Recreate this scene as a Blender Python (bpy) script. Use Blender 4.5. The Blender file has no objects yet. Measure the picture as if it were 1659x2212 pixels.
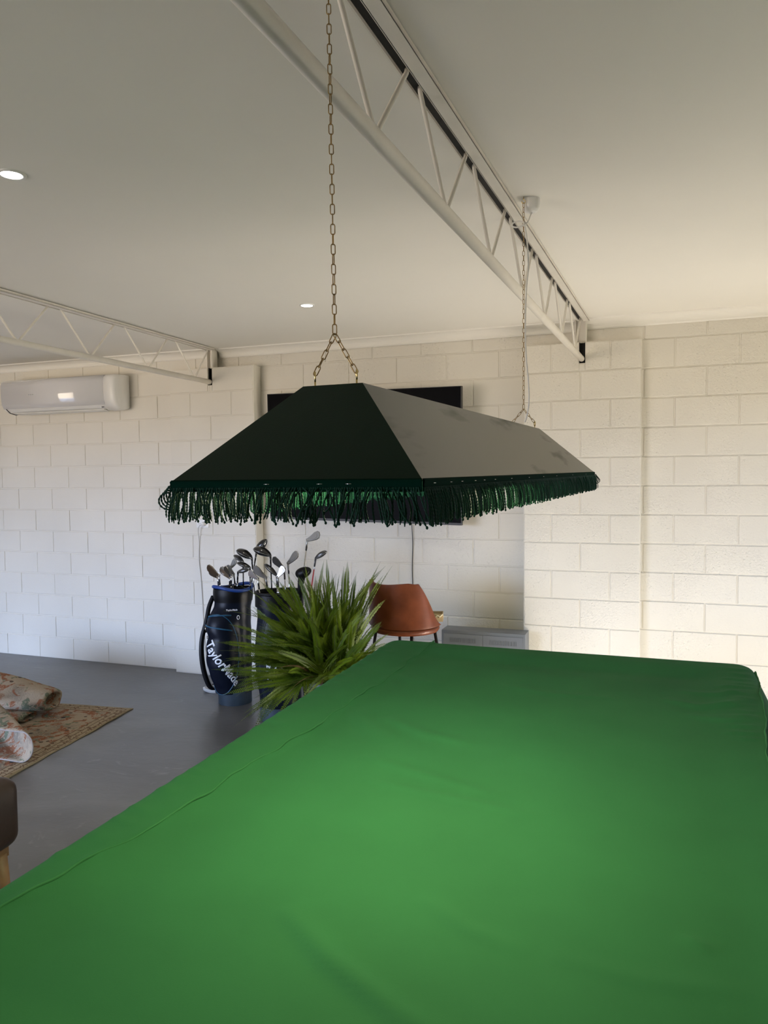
import bpy, bmesh, math, random
import numpy as np
from mathutils import Vector, Matrix
R = random.Random(7)
SC = bpy.context.scene
COL = SC.collection
PI = math.pi

# ------------------------------------------------------------------ camera
cam_d = bpy.data.cameras.new('camera')
cam = bpy.data.objects.new('camera', cam_d); COL.objects.link(cam)
cam_d.sensor_fit = 'HORIZONTAL'; cam_d.sensor_width = 36.0
cam_d.lens = 1607.515 / 1659.0 * 36.0
cam_d.clip_start = 0.05; cam_d.clip_end = 200
YAW, PITCH, ROLL = 0.348611265, -0.0480992725, -0.00986563703
fwd = Vector((-math.sin(YAW)*math.cos(PITCH), math.cos(YAW)*math.cos(PITCH), math.sin(PITCH)))
rt0 = Vector((math.cos(YAW), math.sin(YAW), 0)); up0 = rt0.cross(fwd)
rt = rt0*math.cos(ROLL) + up0*math.sin(ROLL); up = up0*math.cos(ROLL) - rt0*math.sin(ROLL)
m = Matrix((rt, up, -fwd)).transposed().to_4x4(); m.translation = Vector((0.074, -5.4486, 1.6818))
cam.matrix_world = m
SC.camera = cam

# ------------------------------------------------------------------ colour management, world
SC.view_settings.view_transform = 'Standard'; SC.view_settings.look = 'None'
SC.view_settings.gamma = 1.0; SC.view_settings.use_curve_mapping = False
SC.view_settings.exposure = 0.0
EMT, EMD = 6, 14
LI = dict(skyR=(2.2, 3.0, 4.4), gndR=(1.2, 1.1, .8), skyF=(14.0, 18.4, 28.5), gndF=(9.2, 7.8, 6.2), lampN=(4.3, 4.6, 2.5), lampM=(.8, 1.0, .85), lampB=(.02, .02, .02), down=(2.2, 2.1, 1.8), sun=(6.2, 5.7, 4.9))
# outdoors: sky above the horizon and sunlit ground below it, seen through the two openings of the room
w = bpy.data.worlds.new('world'); SC.world = w; w.use_nodes = True
wn, wl = w.node_tree.nodes, w.node_tree.links
tcw = wn.new('ShaderNodeTexCoord'); spw = wn.new('ShaderNodeSeparateXYZ'); wl.new(tcw.outputs['Generated'], spw.inputs[0])
def wstep(sock, lo, hi):
    r = wn.new('ShaderNodeMapRange'); r.inputs['From Min'].default_value = lo; r.inputs['From Max'].default_value = hi; wl.new(sock, r.inputs['Value']); return r.outputs['Result']
def wmix(f, a, c):
    x = wn.new('ShaderNodeMixRGB'); wl.new(f, x.inputs['Fac'])
    for k, q in (('Color1', a), ('Color2', c)):
        if isinstance(q, tuple): x.inputs[k].default_value = (*q, 1)
        else: wl.new(q, x.inputs[k])
    return x.outputs['Color']
fx = wstep(spw.outputs['X'], -.1, .3)            # east side against the rest of the horizon
up_ = wstep(spw.outputs['Z'], -.02, .04)
wc = wmix(up_, wmix(fx, LI['gndF'], LI['gndR']), wmix(fx, LI['skyF'], LI['skyR']))
wl.new(wc, wn['Background'].inputs[0]); wn['Background'].inputs[1].default_value = 1.0

CEIL = 2.76
XL, XR, YF = -9.2, 2.3, -8.2      # left wall, right wall, wall behind the camera
def area(name, loc, target, sx, sy, energy, col, spread=PI):
    l = bpy.data.lights.new(name, 'AREA'); l.shape = 'RECTANGLE'; l.size = sx; l.size_y = sy
    l.energy = energy; l.color = col; l.spread = spread
    o = bpy.data.objects.new(name, l); COL.objects.link(o); o.location = loc
    d = Vector(target) - Vector(loc); o.rotation_euler = d.to_track_quat('-Z', 'Y').to_euler()
    return o
OPR = (-1.7, -0.12, 0.02, 2.25)       # opening in the right wall: y0, y1, z0, z1
OPF = (-8.9, -4.2, 0.02, 2.35)        # opening behind the camera: x0, x1, z0, z1
def portal(name, loc, target, sx, sy):
    o = area(name, loc, target, sx, sy, 1, (1, 1, 1)); o.data.cycles.is_portal = True; return o
portal('daylight_portal_right', (XR+.075, (OPR[0]+OPR[1])/2, (OPR[2]+OPR[3])/2), (XR-1, (OPR[0]+OPR[1])/2, (OPR[2]+OPR[3])/2), OPR[1]-OPR[0], OPR[3]-OPR[2])
portal('daylight_portal_front', ((OPF[0]+OPF[1])/2, YF-.075, (OPF[2]+OPF[3])/2), ((OPF[0]+OPF[1])/2, YF+1, (OPF[2]+OPF[3])/2), OPF[1]-OPF[0], OPF[3]-OPF[2])

# sun coming in through the right opening and lying on the floor behind the table
sl = bpy.data.lights.new('sun', 'SUN'); sl.energy = 20; sl.angle = math.radians(.6); sl.color = LI['sun']
so = bpy.data.objects.new('sun', sl); COL.objects.link(so); so.location = (9, -3, 6)
so.rotation_euler = Vector((-1, -.03, -.65)).to_track_quat('-Z', 'Y').to_euler()

# ------------------------------------------------------------------ material helpers
def nodes(name):
    mt = bpy.data.materials.new(name); mt.use_nodes = True
    nt = mt.node_tree; return mt, nt, nt.nodes['Principled BSDF'], nt.nodes, nt.links
def mat(name, col, rough=0.5, metal=0.0, noise=0.0, nscale=20, bump=0.0, bscale=80, spec=0.5, sheen=0.0, emit=None, estr=0, coat=0.0, trans=0.0):
    mt, nt, b, N, L = nodes(name)
    b.inputs['Base Color'].default_value = (*col, 1); b.inputs['Roughness'].default_value = rough
    b.inputs['Metallic'].default_value = metal; b.inputs['Specular IOR Level'].default_value = spec
    b.inputs['Sheen Weight'].default_value = sheen; b.inputs['Coat Weight'].default_value = coat
    if emit: b.inputs['Emission Color'].default_value = (*emit, 1); b.inputs['Emission Strength'].default_value = estr
    tc = N.new('ShaderNodeTexCoord')
    if noise > 0:
        n = N.new('ShaderNodeTexNoise'); n.inputs['Scale'].default_value = nscale; n.inputs['Detail'].default_value = 5
        L.new(tc.outputs['Object'], n.inputs['Vector'])
        r = N.new('ShaderNodeValToRGB'); r.color_ramp.elements[0].position = 0.3; r.color_ramp.elements[1].position = 0.7
        r.color_ramp.elements[0].color = (*[c*(1-noise) for c in col], 1); r.color_ramp.elements[1].color = (*[min(1, c*(1+noise)) for c in col], 1)
        L.new(n.outputs['Fac'], r.inputs['Fac']); L.new(r.outputs['Color'], b.inputs['Base Color'])
    if bump > 0:
        n2 = N.new('ShaderNodeTexNoise'); n2.inputs['Scale'].default_value = bscale; n2.inputs['Detail'].default_value = 3
        L.new(tc.outputs['Object'], n2.inputs['Vector'])
        bp = N.new('ShaderNodeBump'); bp.inputs['Strength'].default_value = bump; bp.inputs['Distance'].default_value = 0.004
        L.new(n2.outputs['Fac'], bp.inputs['Height']); L.new(bp.outputs['Normal'], b.inputs['Normal'])
    return mt

def block_paint(name, col, smooth):
    # thick paint rolled over blockwork: pimpled texture, stronger in some patches than in others
    mt, nt, b, N, L = nodes(name)
    b.inputs['Roughness'].default_value = 0.62; b.inputs['Specular IOR Level'].default_value = 0.35
    tc = N.new('ShaderNodeTexCoord')
    n0 = N.new('ShaderNodeTexNoise'); n0.inputs['Scale'].default_value = 1.3; n0.inputs['Detail'].default_value = 3
    L.new(tc.outputs['Object'], n0.inputs['Vector'])
    cr = N.new('ShaderNodeValToRGB'); cr.color_ramp.elements[0].position = .35; cr.color_ramp.elements[1].position = .65
    cr.color_ramp.elements[0].color = (*[c*0.955 for c in col], 1); cr.color_ramp.elements[1].color = (*[c*1.02 for c in col], 1)
    L.new(n0.outputs['Fac'], cr.inputs['Fac']); L.new(cr.outputs['Color'], b.inputs['Base Color'])
    n1 = N.new('ShaderNodeTexNoise'); n1.inputs['Scale'].default_value = 75; n1.inputs['Detail'].default_value = 3; n1.inputs['Distortion'].default_value = .5
    n2 = N.new('ShaderNodeTexNoise'); n2.inputs['Scale'].default_value = 2.4
    n3 = N.new('ShaderNodeTexVoronoi'); n3.inputs['Scale'].default_value = 42
    for n in (n1, n2, n3): L.new(tc.outputs['Object'], n.inputs['Vector'])
    mr = N.new('ShaderNodeMapRange'); mr.inputs['From Min'].default_value = .38; mr.inputs['From Max'].default_value = .62
    mr.inputs['To Min'].default_value = .12*smooth; mr.inputs['To Max'].default_value = smooth
    L.new(n2.outputs['Fac'], mr.inputs['Value'])
    p3 = N.new('ShaderNodeMapRange'); p3.inputs['From Min'].default_value = 0.0; p3.inputs['From Max'].default_value = .25
    p3.inputs['To Min'].default_value = .5; p3.inputs['To Max'].default_value = 0; L.new(n3.outputs['Distance'], p3.inputs['Value'])
    ad = N.new('ShaderNodeMath'); ad.operation = 'ADD'; L.new(n1.outputs['Fac'], ad.inputs[0]); L.new(p3.outputs['Result'], ad.inputs[1])
    mu = N.new('ShaderNodeMath'); mu.operation = 'MULTIPLY'; L.new(ad.outputs[0], mu.inputs[0]); L.new(mr.outputs['Result'], mu.inputs[1])
    bp = N.new('ShaderNodeBump'); bp.inputs['Strength'].default_value = 1.0; bp.inputs['Distance'].default_value = 0.0050
    L.new(mu.outputs[0], bp.inputs['Height']); L.new(bp.outputs['Normal'], b.inputs['Normal'])
    return mt

WALLC = (0.74, 0.70, 0.615)
M_wallL = block_paint('painted_blockwork_smooth', WALLC, 0.35)
M_wallR = block_paint('painted_blockwork_pimpled', WALLC, 1.0)
M_ceil = mat('ceiling_paint', (0.84, 0.81, 0.74), 0.7, noise=0.015, nscale=1.2, spec=0.2)
M_truss = mat('truss_paint', (0.77, 0.73, 0.65), 0.4, bump=0.1, bscale=60, noise=.04, nscale=8)
M_slot = mat('dark_steel_slot_shade', (0.012, 0.011, 0.010), 0.7)  # near-black: shade inside the chord slot put into the colour; colours the bracket too
def floor_mat():
    mt, nt, b, N, L = nodes('polished_concrete')
    tc = N.new('ShaderNodeTexCoord')
    mp = N.new('ShaderNodeMapping'); mp.inputs['Scale'].default_value = (1.0, 1.7, 1); L.new(tc.outputs['Object'], mp.inputs['Vector'])
    n = N.new('ShaderNodeTexNoise'); n.inputs['Scale'].default_value = 1.6; n.inputs['Detail'].default_value = 8; n.inputs['Distortion'].default_value = 0.6
    L.new(mp.outputs[0], n.inputs['Vector'])
    r = N.new('ShaderNodeValToRGB'); e = r.color_ramp.elements
    e[0].position = .3; e[0].color = (0.085, 0.082, 0.082, 1); e[1].position = .72; e[1].color = (0.135, 0.131, 0.13, 1)
    L.new(n.outputs['Fac'], r.inputs['Fac'])
    n2 = N.new('ShaderNodeTexNoise'); n2.inputs['Scale'].default_value = 5.5; n2.inputs['Detail'].default_value = 9; n2.inputs['Distortion'].default_value = 2.2
    L.new(mp.outputs[0], n2.inputs['Vector'])
    r2 = N.new('ShaderNodeValToRGB'); r2.color_ramp.elements[0].position = .62; r2.color_ramp.elements[1].position = .76
    r2.color_ramp.elements[0].color = (0, 0, 0, 1); r2.color_ramp.elements[1].color = (.5, .5, .5, 1)
    L.new(n2.outputs['Fac'], r2.inputs['Fac'])
    mx = N.new('ShaderNodeMixRGB'); mx.inputs['Color2'].default_value = (0.21, 0.205, 0.2, 1)
    L.new(r2.outputs['Color'], mx.inputs['Fac']); L.new(r.outputs['Color'], mx.inputs['Color1']); L.new(mx.outputs['Color'], b.inputs['Base Color'])
    b.inputs['Roughness'].default_value = 0.32; b.inputs['Specular IOR Level'].default_value = 0.5
    bp = N.new('ShaderNodeBump'); bp.inputs['Strength'].default_value = .12; bp.inputs['Distance'].default_value = .01
    L.new(n2.outputs['Fac'], bp.inputs['Height']); L.new(bp.outputs['Normal'], b.inputs['Normal'])
    return mt
M_floor = floor_mat()

# ------------------------------------------------------------------ mesh helpers
class MB:
    def __init__(s): s.v = []; s.f = []; s.sm = []; s.mi = []
    def add(s, v, f, smooth=False, mi=0):
        o = len(s.v); s.v += [tuple(p) for p in v]
        for q in f: s.f.append(tuple(i+o for i in q)); s.sm.append(smooth); s.mi.append(mi)
    def box(s, x0, x1, y0, y1, z0, z1, mi=0, M=None):
        v = [(x0,y0,z0),(x1,y0,z0),(x1,y1,z0),(x0,y1,z0),(x0,y0,z1),(x1,y0,z1),(x1,y1,z1),(x0,y1,z1)]
        if M: v = [M @ Vector(p) for p in v]
        s.add(v, [(3,2,1,0),(4,5,6,7),(0,1,5,4),(1,2,6,5),(2,3,7,6),(3,0,4,7)], False, mi)
    def tube(s, pts, rad, n=8, caps=True, closed=False, smooth=True, mi=0):
        pts = [Vector(p) for p in pts]; k = len(pts)
        rad = rad if isinstance(rad, (list, tuple)) else [rad]*k
        ref = None; rings = []
        for i, p in enumerate(pts):
            a = pts[(i-1) % k] if (closed or i > 0) else pts[i]; c = pts[(i+1) % k] if (closed or i < k-1) else pts[i]
            t = (c-a).normalized()
            if ref is None: ref = Vector((0,0,1)) if abs(t.z) < .9 else Vector((1,0,0))
            x = (ref - t*ref.dot(t)).normalized(); y = t.cross(x); ref = x
            rings.append([p + (x*math.cos(2*PI*j/n) + y*math.sin(2*PI*j/n))*rad[i] for j in range(n)])
        v = [q for r in rings for q in r]; f = []
        for i in range(k if closed else k-1):
            i2 = (i+1) % k
            for j in range(n): f.append((i*n+j, i*n+(j+1) % n, i2*n+(j+1) % n, i2*n+j))
        if caps and not closed: f.append(tuple(reversed(range(n)))); f.append(tuple((k-1)*n+j for j in range(n)))
        s.add(v, f, smooth, mi)
    def lathe(s, prof, n=24, c=(0,0,0), smooth=True, mi=0, ex=1.0, M=None):
        v = []; f = []
        for (r, z) in prof:
            for j in range(n):
                p = Vector((c[0]+r*ex*math.cos(2*PI*j/n), c[1]+r*math.sin(2*PI*j/n), c[2]+z)); v.append(M @ p if M else p)
        for i in range(len(prof)-1):
            for j in range(n): f.append((i*n+j, i*n+(j+1) % n, (i+1)*n+(j+1) % n, (i+1)*n+j))
        s.add(v, f, smooth, mi)
    def prism(s, poly, y0, y1, M=None, smooth=False, mi=0, bev=0.0):
        # poly in x,z ; extruded along y, with optional bevel
        n = len(poly); cx = sum(p[0] for p in poly)/n; cz = sum(p[1] for p in poly)/n
        def sh(p, b):
            d = Vector((p[0]-cx, p[1]-cz)); l = d.length or 1; q = d*(max(0, l-b)/l); return (cx+q.x, cz+q.y)
        lay = [(y0, bev), (y0+bev, 0), (y1-bev, 0), (y1, bev)] if bev else [(y0, 0), (y1, 0)]
        v = []
        for (y, b) in lay:
            for p in poly:
                q = sh(p, b); P = Vector((q[0], y, q[1])); v.append(M @ P if M else P)
        f = [tuple(range(n)), tuple(reversed(range((len(lay)-1)*n, len(lay)*n)))]
        for i in range(len(lay)-1):
            for j in range(n): f.append((i*n+(j+1) % n, i*n+j, (i+1)*n+j, (i+1)*n+(j+1) % n))
        s.add(v, f, smooth, mi)
    def build(s, name, mats, parent=None, fixn=True, world=False):
        me = bpy.data.meshes.new(name); me.from_pydata(s.v, [], s.f)
        me.polygons.foreach_set('use_smooth', s.sm); me.polygons.foreach_set('material_index', s.mi)
        for x in (mats if isinstance(mats, (list, tuple)) else [mats]): me.materials.append(x)
        me.update()
        if fixn:
            b = bmesh.new(); b.from_mesh(me); bmesh.ops.recalc_face_normals(b, faces=b.faces); b.to_mesh(me); b.free()
        o = bpy.data.objects.new(name, me); COL.objects.link(o)
        if parent: o.parent = parent
        return o
def bevel(o, wdt, seg=2, ang=35):
    md = o.modifiers.new('bevel', 'BEVEL'); md.width = wdt; md.segments = seg; md.limit_method = 'ANGLE'; md.angle_limit = math.radians(ang)
    for p in o.data.polygons: p.use_smooth = True
    md.harden_normals = False
    return o
def struct(o): o['kind'] = 'structure'; return o
def tag(o, label, cat, group=None):
    o['label'] = label; o['category'] = cat
    if group: o['group'] = group
    return o
def thing(name, label, cat, loc=(0,0,0), rz=0, group=None):
    o = bpy.data.objects.new(name, None); COL.objects.link(o); o.location = loc; o.rotation_euler = (0,0,rz)
    o.empty_display_size = .1
    return tag(o, label, cat, group)

# ------------------------------------------------------------------ room shell
mb = MB(); mb.box(XL, XR, YF, 0.3, -0.12, 0); struct(mb.build('floor', M_floor))
mb = MB(); mb.box(XL, XR, YF, 0.3, CEIL, CEIL+0.12); struct(mb.build('ceiling', M_ceil))
mb = MB(); mb.box(XL-0.15, XL, YF, 0.3, -0.1, CEIL+.1); struct(mb.build('wall_left', M_wallL))
def holed(name, horiz, pos, a0, a1, h0, h1, hz):
    b = MB(); s = 0.15
    for (u0, u1, z0, z1) in ((a0, h0, -0.1, CEIL+.1), (h1, a1, -0.1, CEIL+.1), (h0, h1, hz, CEIL+.1)):
        if horiz: b.box(u0, u1, pos-s, pos, z0, z1)
        else: b.box(pos, pos+s, u0, u1, z0, z1)
    return struct(b.build(name, M_wallL))
holed('wall_right', False, XR, YF, 0.3, OPR[0], OPR[1], OPR[3])
holed('wall_front', True, YF, XL, XR, OPF[0], OPF[1], OPF[3])

GAP = 0.009
def block(b, x0, x1, z0, z1, Y):
    g = GAP/2; e = 0.0035; d = 0.0055
    j = lambda: R.uniform(-.0008, .0008)
    x0 += g+j(); x1 -= g+j(); z0 += g+j(); z1 -= g+j(); y = Y + R.uniform(-.0010, .0010)
    v = [(x0,Y+d,z0),(x1,Y+d,z0),(x1,Y+d,z1),(x0,Y+d,z1),(x0+e*.3,y+e*.55,z0+e*.3),(x1-e*.3,y+e*.55,z0+e*.3),(x1-e*.3,y+e*.55,z1-e*.3),(x0+e*.3,y+e*.55,z1-e*.3),
         (x0+e,y,z0+e),(x1-e,y,z0+e),(x1-e,y,z1-e),(x0+e,y,z1-e)]
    f = [(8,9,10,11)]
    for a in (0, 4):
        for i in range(4): k = (i+1) % 4; f.append((a+i, a+k, a+4+k, a+4+i))
    b.add(v, f)
def blockwall(name, x0, x1, Y, z1, off, parity, m, back=0.12, side=False, notch=None):
    b = MB()
    b.box(x0, x1, Y+0.0050, Y+back, -0.02, z1+.04)
    row = 0; z = 0.0
    while z < z1-1e-6:
        zt = min(z+.2, z1)
        s = off + (0.0 if row % 2 == parity else 0.2)
        k = math.floor((x0-s)/.4); xs = [x0]
        while True:
            k += 1; x = s+.4*k
            if x > x1-.03: break
            if x > x0+.03: xs.append(x)
        xs.append(x1)
        for a, c in zip(xs[:-1], xs[1:]): block(b, a, c, z, zt, Y)
        z += .2; row += 1
    o = b.build(name, m, fixn=True); return struct(o)
blockwall('wall_back_left', XL, -3.42, 0.017, CEIL, -5.8022, 0, M_wallL, .2)
blockwall('wall_back_middle', -3.42, -0.405, 0.06, CEIL, -2.8101, 1, M_wallR, .2)
blockwall('wall_back_right', -0.405, XR, 0.0, CEIL, 0.0, 1, M_wallR, .2)

def pilaster(name, x0, x1, Y, Yb, joints, parity, m, nx):
    b = MB(); z1 = 2.6; nw = 0.021; nz = 2.455
    d = .0050
    for (a, c, lo, hi) in ((x0, x1, -0.02, nz), (x0, nx-nw, nz, z1), (nx+nw, x1, nz, z1)):
        b.box(a+.0, c-.0, Y+d, Yb, lo, hi)
    row = 0; z = 0.0
    while z < z1-1e-6:
        zt = z+.2
        xs = [x0] + (joints[1] if row % 2 == parity else joints[0]) + [x1]
        for a, c in zip(xs[:-1], xs[1:]):
            top = zt > z1-.01; g = GAP/2
            if top and a+.03 < nx < c-.03:
                block(b, a, nx-nw+g, z, zt, Y); block(b, nx+nw-g, c, z, zt, Y); block(b, nx-nw-g, nx+nw+g, z, nz, Y)
            elif top and abs(a-nx) < .03: block(b, nx+nw-g, c, z, zt, Y); block(b, nx, nx+nw+g, z, nz, Y)
            elif top and abs(c-nx) < .03: block(b, a, nx-nw+g, z, zt, Y); block(b, nx-nw-g, nx, z, nz, Y)
            else: block(b, a, c, z, zt, Y)
        z += .2; row += 1
    return struct(b.build(name, m))
P1X, P2X = -3.421, -0.405
pilaster('trim_1', -3.822, -3.008, -0.060, 0.10, [[-3.417], [-3.617, -3.217]], 1, M_wallL, P1X)
pilaster('trim_2', -0.812, -0.012, -0.068, 0.10, [[-0.6157, -0.2157], [-0.4157]], 1, M_wallR, P2X)
# cove cornice running along the back wall
def cornice(name, x0, x1, Y):
    b = MB(); prof = [(0, -.068), (-.006, -.068), (-.010, -.062)]
    for i in range(9):
        a = i/8*PI/2; prof.append((-.012-.058*(1-math.cos(a)), -.060+.050*math.sin(a)))
    prof += [(-.078, -.008), (-.082, 0.001), (0, 0.001)]
    v = [(x0, Y+p[0], CEIL+p[1]) for p in prof] + [(x1, Y+p[0], CEIL+p[1]) for p in prof]; n = len(prof)
    f = [(i, (i+1) % n, n+(i+1) % n, n+i) for i in range(n)] + [tuple(range(n)), tuple(range(n, 2*n))]
    b.add(v, f); o = b.build(name, M_ceil)
    return struct(o)
cornice('trim_3', XL, P1X-.05, 0.017)
cornice('trim_4', P1X+.035, P2X-.055, 0.055)
cornice('trim_5', P2X+.030, XR, 0.0)

# ------------------------------------------------------------------ roof trusses
def truss(label, x0, dx, nodes_y, y_end, Y0, zb, nx):
    # x = x0 + dx*|y| ; apexes of the zigzag rod at nodes_y on the bottom chord
    X = lambda y: x0 + dx*abs(y)
    t = thing('roof_truss', label, 'roof truss', (x0, 0, CEIL), 0, 'white open web roof trusses')
    L = lambda p: (p[0]-x0, p[1], p[2]-CEIL)
    zt = CEIL-.014; r = 0.0205
    b = MB(); b.tube([L((X(y), y, zb)) for y in (Y0-.0, y_end)], r, 20)
    b.tube([L((X(y), y, zb)) for y in (Y0+.012, Y0-.05)], r-.004, 16)
    b.build('bottom_chord', M_truss, t)
    ang = math.atan2(X(y_end)-X(Y0), y_end-Y0)
    def strip(b, o0, o1, z0, z1, ya, yb):
        v = [L((X(y)+o, y, z)) for y in (ya, yb) for (o, z) in ((o0, z0), (o1, z0), (o1, z1), (o0, z1))]
        b.add(v, [(0,1,2,3),(4,5,6,7),(0,1,5,4),(1,2,6,5),(2,3,7,6),(3,0,4,7)])
    b = MB()
    strip(b, .010, .052, zt-.006, zt-.001, Y0, y_end)       # right flange
    strip(b, .008, .012, zt-.006, CEIL+.002, Y0, y_end)
    strip(b, .050, .052, zt-.006, CEIL-.004, Y0, y_end)
    strip(b, -.026, -.021, zt-.002, CEIL+.002, Y0, y_end)   # thin left leg
    b.build('top_chord', M_truss, t)
    b = MB(); strip(b, -.022, .009, CEIL-.006, CEIL+.001, Y0, y_end); b.build('chord_slot_shade', M_slot, t)  # dark strip closing the slot, painted as the shade of a deep recess
    ns = sorted(nodes_y, reverse=True)
    for i, y in enumerate(ns):
        prev = (ns[i-1]+y)/2 if i else min(Y0-.012, y+.26)
        nxt = (ns[i+1]+y)/2 if i < len(ns)-1 else y-.28
        a = prev-.05 if i else prev; c = nxt+.05
        b = MB(); rr = .0068
        b.tube([L((X(a)-.002, a, zt+.012)), L((X(a)-.002, a-.004, zt-.004)), L((X(y), y+.022, zb+.026)), L((X(y), y+.008, zb+.012)), L((X(y), y-.008, zb+.012)), L((X(y), y-.022, zb+.026)), L((X(c)-.002, c+.004, zt-.004)), L((X(c)-.002, c, zt+.012))], rr, 8)
        b.build('web_rod', M_truss, t)
    # seat bracket and upright plates over the pilaster
    b = MB()
    b.box(-.021, -.017, Y0+.02, Y0+.055, zb-CEIL-.012, 2.60-CEIL); b.box(.017, .021, Y0+.02, Y0+.055, zb-CEIL-.012, 2.60-CEIL)
    b.box(-.021, .021, Y0+.05, Y0+.056, zb-CEIL-.024, 2.60-CEIL); b.build('seat_bracket', M_slot, t)
    b = MB(); b.box(.024, .030, Y0-.004, Y0+.075, 2.60-CEIL, 0); b.box(-.052, -.046, Y0+.04, Y0+.10, 2.60-CEIL, 0); b.box(-.046, .024, Y0+.070, Y0+.075, 2.60-CEIL, 0)
    b.build('end_plate', M_truss, t)
    return t
truss('white roof truss above the billiard lamp, ending on the right pilaster', P2X, -0.0395, [-.40, -.95, -1.50, -2.06, -2.64, -3.20, -3.76, -4.31, -4.87], -8.15, -.07, 2.484, P2X)
truss('white roof truss over the air conditioner, ending on the left pilaster', P1X, -0.004, [-.28, -.86, -1.455, -2.05, -2.64, -3.23], -8.15, -.062, 2.482, P1X)

# ------------------------------------------------------------------ materials of the things
M_cloth = mat('green_cover_cloth', (0.0185, 0.088, 0.030), 0.85, noise=.06, nscale=3.5, bump=.12, bscale=420, spec=.10, sheen=.0)
M_seam = mat('green_seam_thread', (0.026, 0.105, 0.036), 0.85, spec=.1)
M_vinyl = mat('dark_green_vinyl', (0.002, 0.012, 0.005), 0.30, bump=.05, bscale=300, spec=.20)
def _scuffs():
    nt = M_vinyl.node_tree; N, L = nt.nodes, nt.links; tc = N.new('ShaderNodeTexCoord'); mp = N.new('ShaderNodeMapping')
    mp.inputs['Rotation'].default_value = (0, 0, .5); mp.inputs['Scale'].default_value = (14, 2.2, 5); L.new(tc.outputs['Object'], mp.inputs['Vector'])
    n = N.new('ShaderNodeTexNoise'); n.inputs['Scale'].default_value = 1.0; n.inputs['Detail'].default_value = 6; L.new(mp.outputs[0], n.inputs['Vector'])
    r = N.new('ShaderNodeMapRange'); r.inputs['From Min'].default_value = .56; r.inputs['From Max'].default_value = .72; r.inputs['To Min'].default_value = .28; r.inputs['To Max'].default_value = .46
    L.new(n.outputs['Fac'], r.inputs['Value']); L.new(r.outputs[0], N['Principled BSDF'].inputs['Roughness'])
_scuffs()
M_white = mat('shade_lining', (0.75, 0.75, 0.72), 0.6)
M_cord = mat('green_fringe_cord', (0.0015, 0.030, 0.016), 0.6, spec=.15, sheen=.0)
M_tape = mat('green_fringe_braid', (0.001, 0.018, 0.011), 0.9, spec=.03)
M_brass = mat('antique_brass', (0.36, 0.24, 0.10), 0.35, metal=1.0, noise=.3, nscale=60)
M_brass2 = mat('polished_brass', (0.75, 0.58, 0.26), 0.18, metal=1.0)
M_wplast = mat('white_plastic', (0.80, 0.79, 0.76), 0.35)
M_acfront = mat('glossy_white_plastic', (0.68, 0.67, 0.68), 0.08, spec=.6, coat=.5)
M_black = mat('black_screen', (0.003, 0.003, 0.004), 0.35, spec=.02)
M_bezel = mat('grey_bezel', (0.07, 0.07, 0.075), 0.5, spec=.2)
M_blackm = mat('black_metal', (0.012, 0.012, 0.013), 0.35, metal=.3)
M_chrome = mat('brushed_chrome', (0.62, 0.62, 0.63), 0.16, metal=1.0)
M_iron = mat('satin_iron', (0.34, 0.34, 0.33), 0.42, metal=1.0)
M_gloss = mat('gloss_black', (0.008, 0.008, 0.009), 0.15, spec=.6)
M_wood = mat('brown_wood', (0.22, 0.115, 0.05), 0.5, noise=.3, nscale=14)
M_staple = mat('steel_staple', (.7, .7, .7), .25, metal=1)

# ------------------------------------------------------------------ pool table and cover
TX0, TX1, TY0, TY1 = -1.172, 0.478, -4.80, -1.955
TZ = 0.868
cover_top = TZ
tb = thing('pool_table', 'pool table hidden under the green cloth cover', 'pool table', ((TX0+TX1)/2, (TY0+TY1)/2, 0))
b = MB(); hw, hl = (TX1-TX0)/2-.035, (TY1-TY0)/2-.035
b.box(-hw, hw, -hl, hl, .60, TZ-.045); bevel(b.build('table_body', M_wood, tb), .02)
b = MB(); 
for (x0, x1, y0, y1) in ((-hw, -hw+.12, -hl, hl), (hw-.12, hw, -hl, hl), (-hw+.12, hw-.12, -hl, -hl+.12), (-hw+.12, hw-.12, hl-.12, hl)):
    b.box(x0, x1, y0, y1, TZ-.045, TZ-.012)
bevel(b.build('cushion_rail', M_wood, tb), .006)
for sx in (-1, 1):
    for sy in (-1, 1):
        b = MB(); b.lathe([(0, 0), (.055, 0), (.06, .05), (.045, .12), (.07, .35), (.075, .5), (.06, .6)], 16, (sx*(hw-.2), sy*(hl-.2), 0)); b.build('leg', M_wood, tb)

def seg_ridge(X, Y, pts, wdt, h):
    # height of a wrinkle that follows a polyline; asymmetric so one flank is steeper
    best = np.full(X.shape, 1e9); tt = np.zeros(X.shape); tot = sum(math.dist(a, c) for a, c in zip(pts[:-1], pts[1:])); run = 0
    for (a, c) in zip(pts[:-1], pts[1:]):
        ax, ay = a; dx, dy = c[0]-ax, c[1]-ay; l2 = dx*dx+dy*dy; l = math.sqrt(l2)
        t = np.clip(((X-ax)*dx+(Y-ay)*dy)/l2, 0, 1); d = np.hypot(X-ax-t*dx, Y-ay-t*dy)
        sg = np.sign((X-ax)*dy-(Y-ay)*dx)
        k = d < np.abs(best); best = np.where(k, d*np.where(sg == 0, 1, sg), best); tt = np.where(k, (run+t*l)/tot, tt); run += l
    env = np.sin(np.clip(tt, 0, 1)*PI)**.7
    return h*env*np.exp(-np.where(best > 0, best/wdt, best/(wdt*1.9))**2)
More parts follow.
